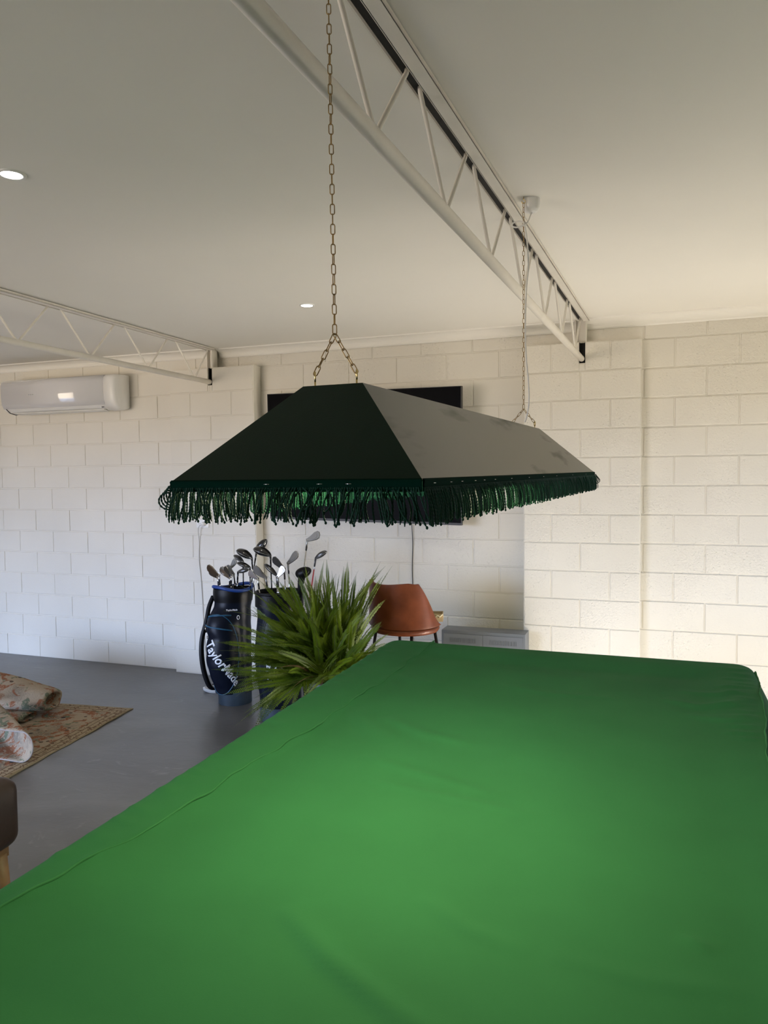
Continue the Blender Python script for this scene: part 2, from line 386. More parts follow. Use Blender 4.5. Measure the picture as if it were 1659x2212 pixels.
WR = [ # polyline (x,y), width, height
 ([(-.80,-3.07),(-.62,-3.20),(-.44,-3.24)], .022, .006),
 ([(-.74,-3.42),(-.56,-3.50),(-.36,-3.56),(-.28,-3.58)], .016, .0045),
 ([(-.68,-3.58),(-.50,-3.62),(-.18,-3.66)], .014, .004),
 ([(-.95,-3.0),(-.88,-3.12),(-.70,-3.30)], .03, .005),
 ([(-.60,-4.20),(-.45,-4.32),(-.30,-4.40),(-.18,-4.44)], .016, .008),
 ([(-.36,-4.08),(-.24,-4.16),(-.12,-4.19)], .015, .004),
 ([(-.10,-4.18),(.06,-4.20),(.24,-4.17)], .015, .003),
 ([(.10,-2.55),(.22,-2.62),(.33,-2.60),(.42,-2.52)], .02, .007),
 ([(.16,-2.42),(.30,-2.47),(.43,-2.41)], .016, .005),
 ([(.18,-2.72),(.32,-2.78),(.42,-2.74)], .018, .005),
 ([(-.50,-2.55),(-.30,-2.62),(-.05,-2.60)], .02, .0025),
 ([(.12,-4.05),(.18,-4.08)], .008, .004),
 ([(-1.0,-2.5),(-.85,-2.6),(-.7,-2.62)], .03, .003),
]
for i in range(13):      # little pulls beside the right seam
    y = -2.08-.075*i+R.uniform(-.02, .02); l = R.uniform(.07, .16)
    WR.append(([(.455-.05*i*.1-l, y+.02), (.455-.05*i*.1-l*.4, y-.006), (.462-.0055*i, y+.012)], R.uniform(.006, .011), R.uniform(.0022, .0045)))
for i in range(26):      # pulls along the left edge
    y = -2.1-.085*i+R.uniform(-.02, .02); l = R.uniform(.04, .12)
    WR.append(([(-1.165, y+.03), (-1.165+l, y-.01)], R.uniform(.006, .014), R.uniform(.0012, .0035)))
def sstep(a, c, x): t = np.clip((x-a)/(c-a), 0, 1); return t*t*(3-2*t)
def vnoise(X, Y, s, seed):
    rs = np.random.RandomState(seed); o = np.zeros(X.shape)
    for k in range(7):
        a = rs.uniform(0, PI); f = s*rs.uniform(.6, 1.6); o += np.sin((X*math.cos(a)+Y*math.sin(a))*f+rs.uniform(0, 6))*rs.uniform(.5, 1)
    return o/7
def seamL(y):
    ys = [-4.80, -4.413, -4.202, -3.805, -3.568, -3.081, -2.5, -1.949]; xs = [-1.14, -1.083, -1.051, -1.008, -1.0, -.966, -.950, -.936]
    return float(np.interp(y, ys, xs)) + .006*math.sin(y*9) + .004*math.sin(y*23+1)
def seamR(y):
    ys = [-4.80, -3.463, -2.94, -2.4, -2.03]; xs = [.27, .345, .402, .452, .482]
    return float(np.interp(y, ys, xs)) + .004*math.sin(y*11) + .003*math.sin(y*29)
def cover_h(X, Y):
    d = np.minimum(np.minimum(X-TX0, TX1-X), np.minimum(Y-TY0, TY1-Y))
    h = -0.018*sstep(.10, .26, d)
    h += -.006*np.exp(-((Y+2.22)/.07)**2)*sstep(-1.0, -.4, X)      # cloth sags just inside the far rail
    for (p, wd, hh) in WR: h += seg_ridge(X, Y, p, wd, hh*1.6)
    h += .0016*vnoise(X, Y, 9, 3) + .0007*vnoise(X, Y, 34, 5)
    sl = np.vectorize(seamL)(Y); dl = X-sl                     # seam allowance: step up left of the seam
    h += .004*np.exp(-(dl/.012)**2)*(1+.5*np.sin(Y*40)) + .0025*(1-sstep(-.02, .02, dl))
    sr = np.vectorize(seamR)(Y); dr = X-sr
    h += .004*np.exp(-(dr/.010)**2)
    return h
def build_cover():
    RC = .045                     # rounding radius of the edge
    drop = .36
    # parametrise: ring coordinate outward of the flat top goes over the edge and down
    def axis(lo, hi, step):
        n = int((hi-lo)/step); return [lo+(hi-lo)*i/n for i in range(n+1)]
    xs = axis(TX0+RC, TX1-RC, .011); ys = axis(TY0+RC, TY1-RC, .012)
    edge = [RC*math.sin(a*PI/12) for a in range(1, 7)]      # 6 steps over the quarter round
    ez = [RC*(1-math.cos(a*PI/12)) for a in range(1, 7)]
    downs = [.02, .05, .09, .14, .2, .27, drop-RC]
    def ext(core):
        e = [(core[0]-edge[i], ez[i], -1) for i in range(5, -1, -1)]
        f = [(core[-1]+edge[i], ez[i], 1) for i in range(6)]
        dn = [(core[0]-edge[5]-.0, ez[5]+dd, -1) for dd in reversed(downs)]; up_ = [(core[-1]+edge[5], ez[5]+dd, 1) for dd in downs]
        return dn + e + [(c, 0, 0) for c in core] + f + up_
    EX, EY = ext(xs), ext(ys)
    nx, ny = len(EX), len(EY)
    PX = np.array([e[0] for e in EX]); PY = np.array([e[0] for e in EY])
    DX = np.array([e[1] for e in EX]); DY = np.array([e[1] for e in EY])
    X, Y = np.meshgrid(PX, PY); DXm, DYm = np.meshgrid(DX, DY)
    H = cover_h(X, Y)
    dd = np.maximum(DXm, DYm)
    fade = 1-sstep(0, .03, dd)
    Z = TZ + H*fade - dd
    # round the corners in plan: pull points of corner zone towards a rounded outline
    cr = .085
    cx = np.clip(X, TX0+cr, TX1-cr); cy = np.clip(Y, TY0+cr, TY1-cr)
    ox, oy = X-cx, Y-cy; l = np.hypot(ox, oy); m_ = np.maximum(np.abs(ox), np.abs(oy)); both = (np.abs(ox) > 1e-9) & (np.abs(oy) > 1e-9)
    k = np.where(both, m_/np.maximum(l, 1e-9), 1); X = cx+ox*k; Y = cy+oy*k
    # hanging skirt folds
    hang = sstep(RC, drop, dd)
    fold = .020*np.sin(Y*17+1.5*np.sin(Y*5))*hang
    X = X + np.where(DXm > RC*.9, np.sign(X-(TX0+TX1)/2)*(.012*hang+fold*.6+hang*.012), 0)
    fold2 = .018*np.sin(X*19+1.2*np.sin(X*6))*hang
    Y = Y + np.where(DYm > RC*.9, np.sign(Y-(TY0+TY1)/2)*(.010*hang+fold2*.6), 0)
    v = np.stack([X, Y, Z], -1).reshape(-1, 3)
    f = [(j*nx+i, j*nx+i+1, (j+1)*nx+i+1, (j+1)*nx+i) for j in range(ny-1) for i in range(nx-1)]
    b = MB(); b.add(v.tolist(), f, True)
    return b
ct = thing('table_cover', 'fitted green cloth cover spread over the pool table', 'table cover', (0, 0, 0))
cb = build_cover().build('cloth', M_cloth, ct, fixn=False)
sd = cb.modifiers.new('thick', 'SOLIDIFY'); sd.thickness = .0025; sd.offset = -1
def seam(fn, y0, y1, side, sc=1.0):
    b = MB(); n = 420; v = []; f = []
    Ys = np.linspace(y0, y1, n); Xs = np.array([fn(y) for y in Ys])
    Hs = cover_h(Xs, Ys)
    for i, (x, y, h) in enumerate(zip(Xs, Ys, Hs)):
        x = min(x, TX1-.006); o_ = max(0.0, x-(TX1-.045)); h -= .045-math.sqrt(.045**2-o_*o_)
        wv = .0008*math.sin(y*70)+.0016*math.sin(y*31+2); z = TZ+h-.0012
        wd = (.0065+.002*math.sin(y*17))*sc; lift = (.0065+.0025*math.sin(y*13+1))*sc
        v += [(x+wv-.003, y, z-.003), (x+wv+side*.002, y, z+lift), (x+wv+side*(wd), y, z+lift*.75), (x+wv+side*.004, y, z-.003)]
        if i: 
            o = (i-1)*4
            for j in range(4): f.append((o+j, o+(j+1) % 4, o+4+(j+1) % 4, o+4+j))
    b.add(v, f, True); return b.build('seam', M_seam, ct)
seam(seamL, -4.74, TY1-.02, 1, .62); seam(seamR, -4.74, TY1-.075, 1, .7)

# ------------------------------------------------------------------ billiard lamp
LZ0, LZ1 = 1.682, 1.858
lamp = thing('billiard_lamp', 'long green billiard lamp with fringe hanging over the pool table', 'pendant lamp', (0, 0, LZ0))
def L0(p): return (p[0], p[1], p[2]-LZ0)
# corners bottom: front-left, front-right, back-right, back-left ; top the same order
BQ = [Vector((-.737, -4.327, LZ0-.006)), Vector((-.263, -4.347, LZ0-.006)), Vector((-.170, -2.128, LZ0+.008)), Vector((-.644, -2.108, LZ0+.008))]
TQ = [Vector((-.556, -4.159, LZ1-.004)), Vector((-.432, -4.165, LZ1-.004)), Vector((-.363, -2.402, LZ1+.009)), Vector((-.487, -2.396, LZ1+.009))]
b = MB(); v = [L0(p) for p in BQ+TQ]
inn = .004
cb_ = sum(BQ, Vector())/4
vi = [L0(p+(Vector((cb_.x, cb_.y, p.z))-p).normalized()*inn) for p in BQ] + [L0(p+Vector((0, 0, -inn))) for p in TQ]
b.add(v+vi, [(0,1,5,4),(1,2,6,5),(2,3,7,6),(3,0,4,7),(4,5,6,7),(8,12,13,9),(9,13,14,10),(10,14,15,11),(11,15,12,8),(12,15,14,13),(0,8,9,1),(1,9,10,2),(2,10,11,3),(3,11,8,0)])
sh = b.build('shade', M_vinyl, lamp, fixn=False)
# lining
b = MB(); k = .012
li = [L0(p+(Vector((cb_.x, cb_.y, p.z))-p).normalized()*k) for p in BQ] + [L0(p+Vector((0, 0, -k))) for p in TQ]
b.add(li, [(0,4,5,1),(1,5,6,2),(2,6,7,3),(3,7,4,0),(4,7,6,5)]); b.build('shade_lining', M_white, lamp, fixn=False)
# braid band and fringe, one pair per side of the shade
def fringe_side(P, Q, seedn, messy, LEN=.062, pitch=.0034):
    rr = random.Random(seedn); d = (Q-P); ln = d.length; t = d.normalized(); nrm = Vector((t.y, -t.x, 0)).normalized()
    tb_ = MB(); n = int(ln/.012)
    for i in range(n):                  # ribbed braid
        a = P+t*(ln*i/n); c = P+t*(ln*(i+1)/n); o = nrm*.0025
        vv = []
        for q in (a, c):
            for (oo, zz) in ((.0005, .002), (.0042, -.001), (.0030, -.009), (.0050, -.016), (.0005, -.019)): vv.append(L0(q+nrm*oo+Vector((0, 0, zz))))
        tb_.add(vv, [(j, j+1, j+6, j+5) for j in range(4)]+[(4, 0, 5, 9)], True)
    tb_.build('fringe_braid', M_tape, lamp)
    fb = MB(); cnt = int(ln/pitch); ns = 6
    clump = 0; gap = 0; leanc = 0
    for i in range(cnt):
        s = (i+rr.uniform(-.3, .3))*pitch
        if rr.random() < .12: leanc = rr.gauss(0, .10*messy)
        lean = leanc+rr.gauss(0, .10*messy); outw = rr.gauss(.10, .08*(.4+messy)); L_ = LEN*rr.uniform(.86, 1.04)
        curl = rr.gauss(0, .0035*messy+.001)
        if rr.random() < .03*messy: L_ *= .7; curl *= 2.5
        K = 20; pts = []; rad = []
        for k_ in range(K+1):
            q = k_/K; base = P+t*s+nrm*.0035+Vector((0, 0, -.012))
            p = base + t*(lean*L_*q+curl*math.sin(q*PI*.9)) + nrm*(outw*L_*math.sin(q*PI*.6)+rr.uniform(-.0002, .0002)) + Vector((0, 0, -L_*q))
            pts.append(L0(p)); rad.append(.00155*(1.0+.30*math.cos(q*K*PI*.999)) if k_ < K else .0009)
        fb.tube(pts, rad, 5, caps=False, smooth=True)
        if k_ and rr.random() < .5: 
            e = Vector(pts[-1]); fb.tube([e+Vector((0,0,.003)), e, e-Vector((0,0,.0022))], [.0012, .0024, .0010], 5, caps=True)
    o = fb.build('fringe', M_cord, lamp, fixn=False); o['kind'] = 'stuff'
fringe_side(BQ[0], BQ[1], 11, 1.35, .060)
fringe_side(BQ[1], BQ[2], 12, .55, .060)
fringe_side(BQ[2], BQ[3], 13, .6, .060)
fringe_side(BQ[3], BQ[0], 14, .7, .060)
# a few stray loops at the corners
for (c, dx) in ((BQ[0], -1), (BQ[2], 1)):
    for j in range(4):
        b = MB(); w_ = .010+.004*j; pts = []
        for k_ in range(15):
            a = PI*k_/14; pts.append(L0(c+Vector((dx*(.002+w_*math.sin(a)), -.002*j, -.008-.030*(1-math.cos(a))/2-.004*j))))
        b.tube(pts, [.0016*(1+.3*math.cos(k_*PI)) for k_ in range(15)], 5); b.build('fringe_loop', M_cord, lamp)
for (P, Q, fr) in ((BQ[0], BQ[1], (.42, .63, .74)), (BQ[1], BQ[2], (.02, .06, .09, .13, .16, .20, .27, .36, .45, .55, .70, .86))):
    t = (Q-P).normalized(); nr = Vector((t.y, -t.x, 0)).normalized()
    for q in fr:
        c = P.lerp(Q, q)+nr*.0055+Vector((0, 0, -.006)); b = MB()
        b.tube([L0(c-t*.005), L0(c+t*.005)], .0006, 6); b.build('staple', M_staple, lamp)
# tubes inside the shade
M_tube = mat('lit_tube', (1, .95, .85), .5, emit=(1.0, .86, .66), estr=EMT)
for ox in (-.05, .05):
    b = MB(); b.tube([(-.478+ox*.7, -4.02, LZ1-.055-LZ0), (-.428+ox*.7, -2.62, LZ1-.055-LZ0)], .013, 12); b.build('light_tube', M_tube, lamp)
for (yy, key) in ((-3.86, 'lampN'), (-3.28, 'lampM'), (-2.70, 'lampB')):
    la = area('billiard_lamp_light', (0, 0, 0), (0, 0, -1), .12, .40, 4, LI[key]); la.parent = lamp
    la.location = (-.484+.034*(yy+4.02)/1.4, yy, LZ1-.085-LZ0); la.rotation_euler = (0, 0, math.radians(-2.4))
# chains
def link(b, c, ax, side, ln=.0222, wd=.0098, r=.00105):
    ax = ax.normalized(); side = (side-ax*side.dot(ax)).normalized(); h = (ln-wd)/2; w2 = wd/2-r; pts = []
    for i in range(7): a = PI*i/6; pts.append(c+ax*(h+w2*math.sin(a))+side*(w2*math.cos(a)))
    for i in range(7): a = PI+PI*i/6; pts.append(c+ax*(-h+w2*math.sin(a))+side*(w2*math.cos(a)))
    b.tube([L0(p) for p in pts], r, 6, closed=True)
def chain(A, B_, name, ln=.0222, wd=.0098, r=.00105, tw=0.25):
    b = MB(); d = B_-A; pitch = ln-2*r-.0006-.0008; n = max(1, round(d.length/pitch)); t = d.normalized()
    ref = Vector((.9, .34, 0)); s0 = (ref-t*ref.dot(t)).normalized(); s1 = t.cross(s0); ang = 0
    for i in range(n):
        c = A+d*((i+.5)/n); a0 = tw*math.sin(i*.33)+tw*.8
        a = a0+(PI/2 if i % 2 else 0)
        link(b, c, t, s0*math.cos(a)+s1*math.sin(a), ln, wd, r)
    return b.build(name, M_brass, lamp)
J = Vector((-.493, -4.15, 1.949)); JT = Vector((-.512, -4.118, CEIL-.022))
chain(J, JT, 'chain'); H1 = Vector((-.536, -4.148, 1.872)); H2 = Vector((-.450, -4.149, 1.872))
chain(H1+Vector((0,0,.004)), J, 'chain'); chain(H2+Vector((0,0,.004)), J, 'chain')
JB = Vector((-.4118, -2.490, 1.940)); JBT = Vector((-.4112, -2.492, CEIL-.022))
chain(JB, JBT, 'chain'); H3 = Vector((-.456, -2.50, 1.883)); H4 = Vector((-.372, -2.469, 1.883))
chain(H3+Vector((0,0,.004)), JB, 'chain'); chain(H4+Vector((0,0,.004)), JB, 'chain')
def eye(H):
    b = MB(); R_ = .0072; s = Vector((.45, -.9, 0)).normalized()
    b.tube([L0(H+s*(R_*math.cos(2*PI*i/20))+Vector((0, 0, R_*1.25*math.sin(2*PI*i/20)))) for i in range(20)], .0017, 8, closed=True)
    b.tube([L0(H+Vector((0,0,-R_*1.2))), L0(H+Vector((0,0,-.024)))], .0018, 8); b.build('eye_bolt', M_brass2, lamp)
for h_ in (H1, H2, H3, H4): eye(h_)
def hook(P):
    b = MB(); R_ = .007; pts = [P+Vector((0, 0, .022)), P+Vector((0, 0, .012))]
    for i in range(12): a = PI/2-2*PI*i/13; pts.append(P+Vector((R_*math.cos(a), 0, .003+R_*math.sin(a))))
    b.tube([L0(p) for p in pts], .0014, 8); b.build('ceiling_hook', M_brass2, lamp)
hook(JT); hook(JBT)
# ceiling rose and its white cable
rose = thing('ceiling_rose', 'white domed ceiling rose above the far end of the lamp', 'ceiling rose', (-.388, -2.452, CEIL))
b = MB(); b.lathe([(0, -.052), (.014, -.051), (.026, -.046), (.033, -.034), (.035, -.018), (.036, 0)], 28); b.build('rose_cap', M_wplast, rose)
b = MB(); b.lathe([(.0, -.056), (.006, -.056), (.007, -.05), (.009, -.048)], 14); b.build('cable_grip', M_wplast, rose)
b = MB(); C0 = Vector((-.388, -2.452, CEIL))
kn = Vector((-.4115+.004, -2.497, CEIL-.115))
pts = [C0+Vector((0, 0, -.054)), C0+Vector((-.006, -.02, -.085)), kn+Vector((.004, 0, .006))]
for i in range(19):
    a = 2*PI*i/18*1.0; pts.append(kn+Vector((-.024+.024*math.cos(a), -.006+.004*math.sin(a), .008+.013*math.sin(a)+.002*i/18)))
for (dz, dx) in ((-.02, .006), (-.08, .013), (-.16, .016), (-.25, .008), (-.38, .004), (-.50, .007), (-.60, .016), (-.68, .018), (-.74, .008), (-.757, .002)):
    pts.append(kn+Vector((dx, -.004, dz)))
def smooth_path(pts, sub=4):
    out = []; n = len(pts)
    for i in range(n-1):
        p0, p1, p2, p3 = pts[max(0, i-1)], pts[i], pts[i+1], pts[min(n-1, i+2)]
        for k_ in range(sub):
            t = k_/sub; out.append(.5*((2*p1)+(p2-p0)*t+(2*p0-5*p1+4*p2-p3)*t*t+(3*p1-p0-3*p2+p3)*t**3))
    return out+[pts[-1]]
b.tube([p-C0 for p in smooth_path(pts)], .0030, 8); b.build('cable', M_wplast, rose)

# ------------------------------------------------------------------ recessed downlights
M_dl = mat('lit_downlight', (1, 1, 1), .5, emit=(1.0, .96, .88), estr=EMD)
def downlight(x, y, label):
    t = thing('downlight', label, 'downlight', (x, y, CEIL), 0, 'recessed downlights')
    b = MB(); b.lathe([(.036, -.004), (.040, -.006), (.047, -.004), (.049, 0)], 32); b.build('trim_ring', M_wplast, t)
    b = MB(); b.lathe([(0, -.005), (.02, -.005), (.037, -.0035)], 32); b.build('diffuser', M_dl, t)
    l = bpy.data.lights.new('downlight_beam', 'SPOT'); l.energy = 9; l.spot_size = math.radians(110); l.spot_blend = .8; l.color = LI['down']; l.shadow_soft_size = .04
    o = bpy.data.objects.new('downlight_beam', l); COL.objects.link(o); o.parent = t; o.location = (0, 0, -.02)
downlight(-2.067, -3.373, 'round recessed downlight at the left edge, the nearer and larger one')
downlight(-1.985, -1.163, 'round recessed downlight left of the lamp chain, the smaller and farther one')

# ------------------------------------------------------------------ air conditioner
ac = thing('air_conditioner', 'white split air conditioner on the left block wall', 'air conditioner', (-4.92, 0.0, 2.28))
x0, x1 = -5.55+4.92, -4.285+4.92
prof = [(.0, .018), (-.06, .0), (-.135, .012), (-.178, .045), (-.196, .09), (-.205, .16), (-.205, .25), (-.196, .285), (-.17, .302), (-.05, .312), (0, .312)]
b = MB()
def acsec(b, xa, xb, pr, sm=True):
    n = len(pr); v = [(xa, p[0], p[1]) for p in pr]+[(xb, p[0], p[1]) for p in pr]
    b.add(v, [(i, (i+1) % n, n+(i+1) % n, n+i) for i in range(n)], sm); b.add(v, [tuple(range(n)), tuple(range(n, 2*n))], False)
ins = [(p[0]*.955, .006+p[1]*.965) for p in prof]
acsec(b, x0+.03, x1-.10, ins); o = b.build('body', M_wplast, ac)
b = MB(); n = len(prof)
rings = [(x1-.115, 1.0), (x1-.03, 1.0), (x1-.010, .97), (x1, .90)]
v = []
for (xx, s) in rings: v += [(xx, p[0]*s, .156+(p[1]-.156)*(1-(1-s)*.6)) for p in prof]
f = []
for r_ in range(3):
    for i in range(n): f.append((r_*n+i, r_*n+(i+1) % n, (r_+1)*n+(i+1) % n, (r_+1)*n+i))
f += [tuple(range(n)), tuple(range(3*n, 4*n))]; b.add(v, f, True); b.build('end_cap', M_wplast, ac)
b = MB(); v = []
for (xx, s) in [(x0, .93), (x0+.012, .985), (x0+.03, 1.0)]: v += [(xx, p[0]*s, .156+(p[1]-.156)*(1-(1-s)*.6)) for p in prof]
f = []
for r_ in range(2):
    for i in range(n): f.append((r_*n+i, r_*n+(i+1) % n, (r_+1)*n+(i+1) % n, (r_+1)*n+i))
f += [tuple(range(n))]; b.add(v, f, True); b.build('end_cap', M_wplast, ac)
b = MB(); fp = [(-.178, .047), (-.199, .088), (-.209, .16), (-.209, .25), (-.199, .287), (-.175, .303)]
v = [(xx, p[0], p[1]) for xx in (x0+.004, x1-.112) for p in fp]; v2 = [(xx, p[0]+.008, p[1]) for xx in (x0+.004, x1-.112) for p in fp]; n = 6
b.add(v+v2, [(i, i+1, n+i+1, n+i) for i in range(n-1)]+[(12+i, 12+i+1, 12+n+i+1, 12+n+i) for i in range(n-1)]+[(0, 6, 18, 12), (5, 11, 23, 17)]+[(i, i+1, 13+i, 12+i) for i in range(5)]+[(6+i, 7+i, 19+i, 18+i) for i in range(5)], True)
o = b.build('front_panel', M_acfront, ac)
b = MB(); v = []
for xx in (x0+.10, x1-.17):
    v += [(xx, -.062, -.003), (xx, -.130, .008), (xx, -.131, .013), (xx, -.062, .003)]
b.add(v, [(0,1,5,4),(1,2,6,5),(2,3,7,6),(3,0,4,7),(0,1,2,3),(4,5,6,7)]); b.build('louver', M_wplast, ac)
b = MB(); b.box(x1-.165, x1-.145, -.1655, -.156, .024, .030); b.build('display', M_blackm, ac)
def text_mesh(s, size, extrude=.0, bold=0.0):
    cu = bpy.data.curves.new('t', 'FONT'); cu.body = s; cu.size = size; cu.extrude = extrude; cu.offset = bold; cu.align_x = 'LEFT'; cu.resolution_u = 4
    ob = bpy.data.objects.new('t', cu); COL.objects.link(ob); bpy.context.view_layer.update()
    me = bpy.data.meshes.new_from_object(ob.evaluated_get(bpy.context.evaluated_depsgraph_get())); bpy.data.objects.remove(ob); return me
M_badge = mat('silver_badge', (.80, .80, .80), .25, metal=.6)
b = MB()
for i, (wd_, hh_) in enumerate(((.007, .010), (.003, .010), (.008, .010), (.006, .010), (.008, .010), (.007, .010))): b.box(-.30+i*.0105, -.30+i*.0105+wd_, -.2108, -.2085, .160, .160+hh_*.8)
b.build('badge', M_badge, ac)

# ------------------------------------------------------------------ television
tv = thing('television', 'large black flat television mounted on the wall behind the lamp', 'television', (-2.081, -.062, 1.836), -.071)
TW, TH = 1.657, 1.02
Mt = Matrix.Rotation(.042, 4, 'X') @ Matrix.Rotation(.017, 4, 'Y')
b = MB(); b.box(-TW/2+.004, TW/2-.004, -.001, .012, -TH/2+.018, TH/2-.004, M=Mt); b.build('screen', M_black, tv)
b = MB()
for (a, c, z0, z1) in ((-TW/2, TW/2, TH/2-.004, TH/2), (-TW/2, -TW/2+.004, -TH/2+.018, TH/2), (TW/2-.004, TW/2, -TH/2+.018, TH/2)): b.box(a, c, -.003, .03, z0, z1, M=Mt)
b.box(-TW/2+.01, TW/2-.01, .012, .03, -TH/2+.02, TH/2-.01, M=Mt)
b.build('case', M_blackm, tv)
b = MB(); b.box(-TW/2, TW/2, -.004, .03, -TH/2, -TH/2+.018, M=Mt); b.build('lower_bezel', M_bezel, tv)
b = MB(); b.box(-.2, .2, .03, .105, -.15, .15); b.build('wall_bracket', M_blackm, tv)
pc = MB(); pts = [Vector((-1.692, .040, 1.315)), Vector((-1.692, .045, 1.26)), Vector((-1.690, .051, 1.15)), Vector((-1.696, .052, .95)), Vector((-1.690, .052, .7)), Vector((-1.698, .052, .4)), Vector((-1.685, .045, .1)), Vector((-1.64, .02, .004))]
pc.tube(smooth_path(pts), .0032, 6); tag(pc.build('wall_cable', M_blackm), 'dark cable running down the wall below the television', 'cable')

# ------------------------------------------------------------------ power point with plug and lead
po = thing('power_outlet', 'white double power outlet on the left pilaster', 'power outlet', (-3.515, -.062, 1.298))
b = MB(); b.box(-.060, .060, -.009, .002, -.037, .037); bevel(b.build('faceplate', M_wplast, po), .002)
for sx in (-.045, .045):
    b = MB(); b.box(sx-.006, sx+.006, -.012, -.008, .008, .022); b.build('switch', M_wplast, po)
b = MB(); b.box(-.035, -.033, -.0096, -.008, -.008, .004); b.box(-.022, -.020, -.0096, -.008, -.008, .004); b.box(-.028, -.0265, -.0096, -.008, -.022, -.012); b.build('socket', M_blackm, po)
pl = thing('power_plug', 'cream plug and long lead plugged into the white outlet', 'plug', (-3.495, -.070, 1.296))
b = MB(); b.lathe([(0, 0), (.017, 0), (.019, .010), (.016, .024), (.009, .034), (0, .035)], 16, M=Matrix.Rotation(PI/2, 4, 'X')); b.build('plug_body', M_wplast, pl)
b = MB(); pts = [Vector((0, -.03, -.004)), Vector((-.03, -.034, -.02)), Vector((-.05, -.02, -.06)), Vector((-.058, .003, -.16)), Vector((-.064, .004, -.30)), Vector((-.050, .004, -.46)), Vector((-.042, .004, -.60)), Vector((-.036, .003, -.76)), Vector((-.030, .004, -.9)), Vector((-.02, 0, -1.1)), Vector((.03, -.03, -1.292))]
b.tube(smooth_path(pts, 6), .0028, 6); b.build('lead', mat('grey_lead', (.45, .43, .40), .5), pl)

# ------------------------------------------------------------------ steel cabinet
M_cab = mat('grey_powder_coat', (0.155, 0.165, 0.18), 0.42, spec=.5)
cbn = thing('steel_cabinet', 'low grey steel cabinet with louvred doors against the back wall', 'cabinet', (-1.078, -.150, 0), 0)
W2, D2, HH = .305, .082, .556
b = MB(); b.box(-W2, W2, -D2, D2, .05, HH); b.box(-W2+.02, W2-.02, -D2+.02, D2-.01, 0, .05); bevel(b.build('body', M_cab, cbn), .0025)
b = MB()
for (a, c) in ((-W2+.016, -.004), (.004, W2-.016)):
    dr = MB(); zt = HH-.024; zb = .075; sl = []
    # door skin with a band of vertical louvre slots near the top
    y0 = -D2-.0035; y1 = -D2+.001
    sx0, sx1, sz0, sz1 = a+.045, c-.045, zt-.062, zt-.030
    dr.box(a, c, y0, y1, zb, sz0); dr.box(a, c, y0, y1, sz1, zt); dr.box(a, sx0, y0, y1, sz0, sz1); dr.box(sx1, c, y0, y1, sz0, sz1)
    n = 17
    for i in range(n):
        xx = sx0+(sx1-sx0)*(i+.5)/n; dr.box(xx-.0028, xx+.0028, y0, y1, sz0, sz1)
    d_ = dr.build('door', M_cab, cbn)
    hd = MB(); hx = c-.02 if a < -.1 else a+.02; hd.box(hx-.005, hx+.005, y0-.012, y0, .28, .36); hd.build('handle', M_bezel, d_)

# ------------------------------------------------------------------ bar stool
M_tan = mat('tan_leather', (0.145, 0.038, 0.014), 0.40, noise=.35, nscale=7, bump=.08, bscale=120, spec=.22)
st = thing('bar_stool', 'tan leather bar stool with wraparound back facing the wall', 'bar stool', (-1.50, -.72, 0), math.radians(-22))
SH = .667
def back_shell():
    b = MB(); nu, nv = 36, 14; v = []; f = []
    for th in (0, 1):
        for j in range(nv+1):
            q = j/nv
            for i in range(nu+1):
                u = -1+2*i/nu; ang = u*math.radians(112)
                # top edge: high across the back, falling away along the sides to the seat front
                au = abs(u); e = max(0, (au-.60)/.40)
                top = .985-.006*math.cos(u*6)-.262*(e**1.1 if e > 0 else 0)-.010*max(0, au-.45)/.15*(au < .6)
                bot = .695-.010*math.cos(u*2)
                z = bot+(top-bot)*q
                rx = .262-.030*q*(1-.3*au)-.0*th; ry = .225-.012*q
                if th: rx -= .018; ry -= .018
                tap = 1-.05*((z-.66)/.35)*(1 if z > .66 else 0)
                x = rx*tap*math.sin(ang); y = -ry*math.cos(ang)*(1 if abs(ang) < PI/2 else 1.05)-.03*q
                v.append((x, y, z))
    N1 = (nu+1)*(nv+1)
    for th in (0, 1):
        for j in range(nv):
            for i in range(nu):
                a = th*N1+j*(nu+1)+i; f.append((a, a+1, a+nu+2, a+nu+1))
    for i in range(nu):
        f.append((i, i+1, N1+i+1, N1+i)); a = nv*(nu+1)+i; f.append((a, a+1, N1+a+1, N1+a))
    for j in range(nv):
        for c in (0, nu): a = j*(nu+1)+c; f.append((a, a+nu+1, N1+a+nu+1, N1+a))
    b.add(v, f, True); return b
o = back_shell().build('backrest', M_tan, st); bevel(o, .006, 3, 50)
b = MB(); b.lathe([(0, .640), (.19, .640), (.215, .645), (.226, .662), (.224, .680), (.20, .692), (0, .697)], 40, ex=1.04); b.build('seat', M_tan, st)
for (sx, sy) in ((-1, -1), (1, -1), (-1, 1), (1, 1)):
    b = MB(); b.tube([(sx*.155, sy*.12, .655), (sx*.215, sy*.20, 0)], .0105, 10); b.build('leg', M_blackm, st)
b = MB(); z = .24; q = .131; cs = [(-1, -1), (1, -1), (1, 1), (-1, 1)]
kx = .155+.06*(1-z/.61); ky = .12+.08*(1-z/.61)
b.tube([(c[0]*kx, c[1]*ky, z) for c in cs], .008, 8, closed=True); b.build('footrest', M_blackm, st)
bx = thing('wooden_box', 'small open tan box with a cream tag on the stool seat', 'box', (-1.325, -.600, SH+.031), math.radians(14))
M_box = mat('tan_card', (.42, .31, .17), .7, noise=.1)
b = MB(); b.box(-.055, .055, -.055, .055, 0, .006); b.box(-.055, -.050, -.055, .055, .006, .052); b.box(.050, .055, -.055, .055, .006, .052); b.box(-.050, .050, -.055, -.049, .006, .052); b.box(-.050, .050, .049, .055, .006, .052); b.build('tray', M_box, bx)
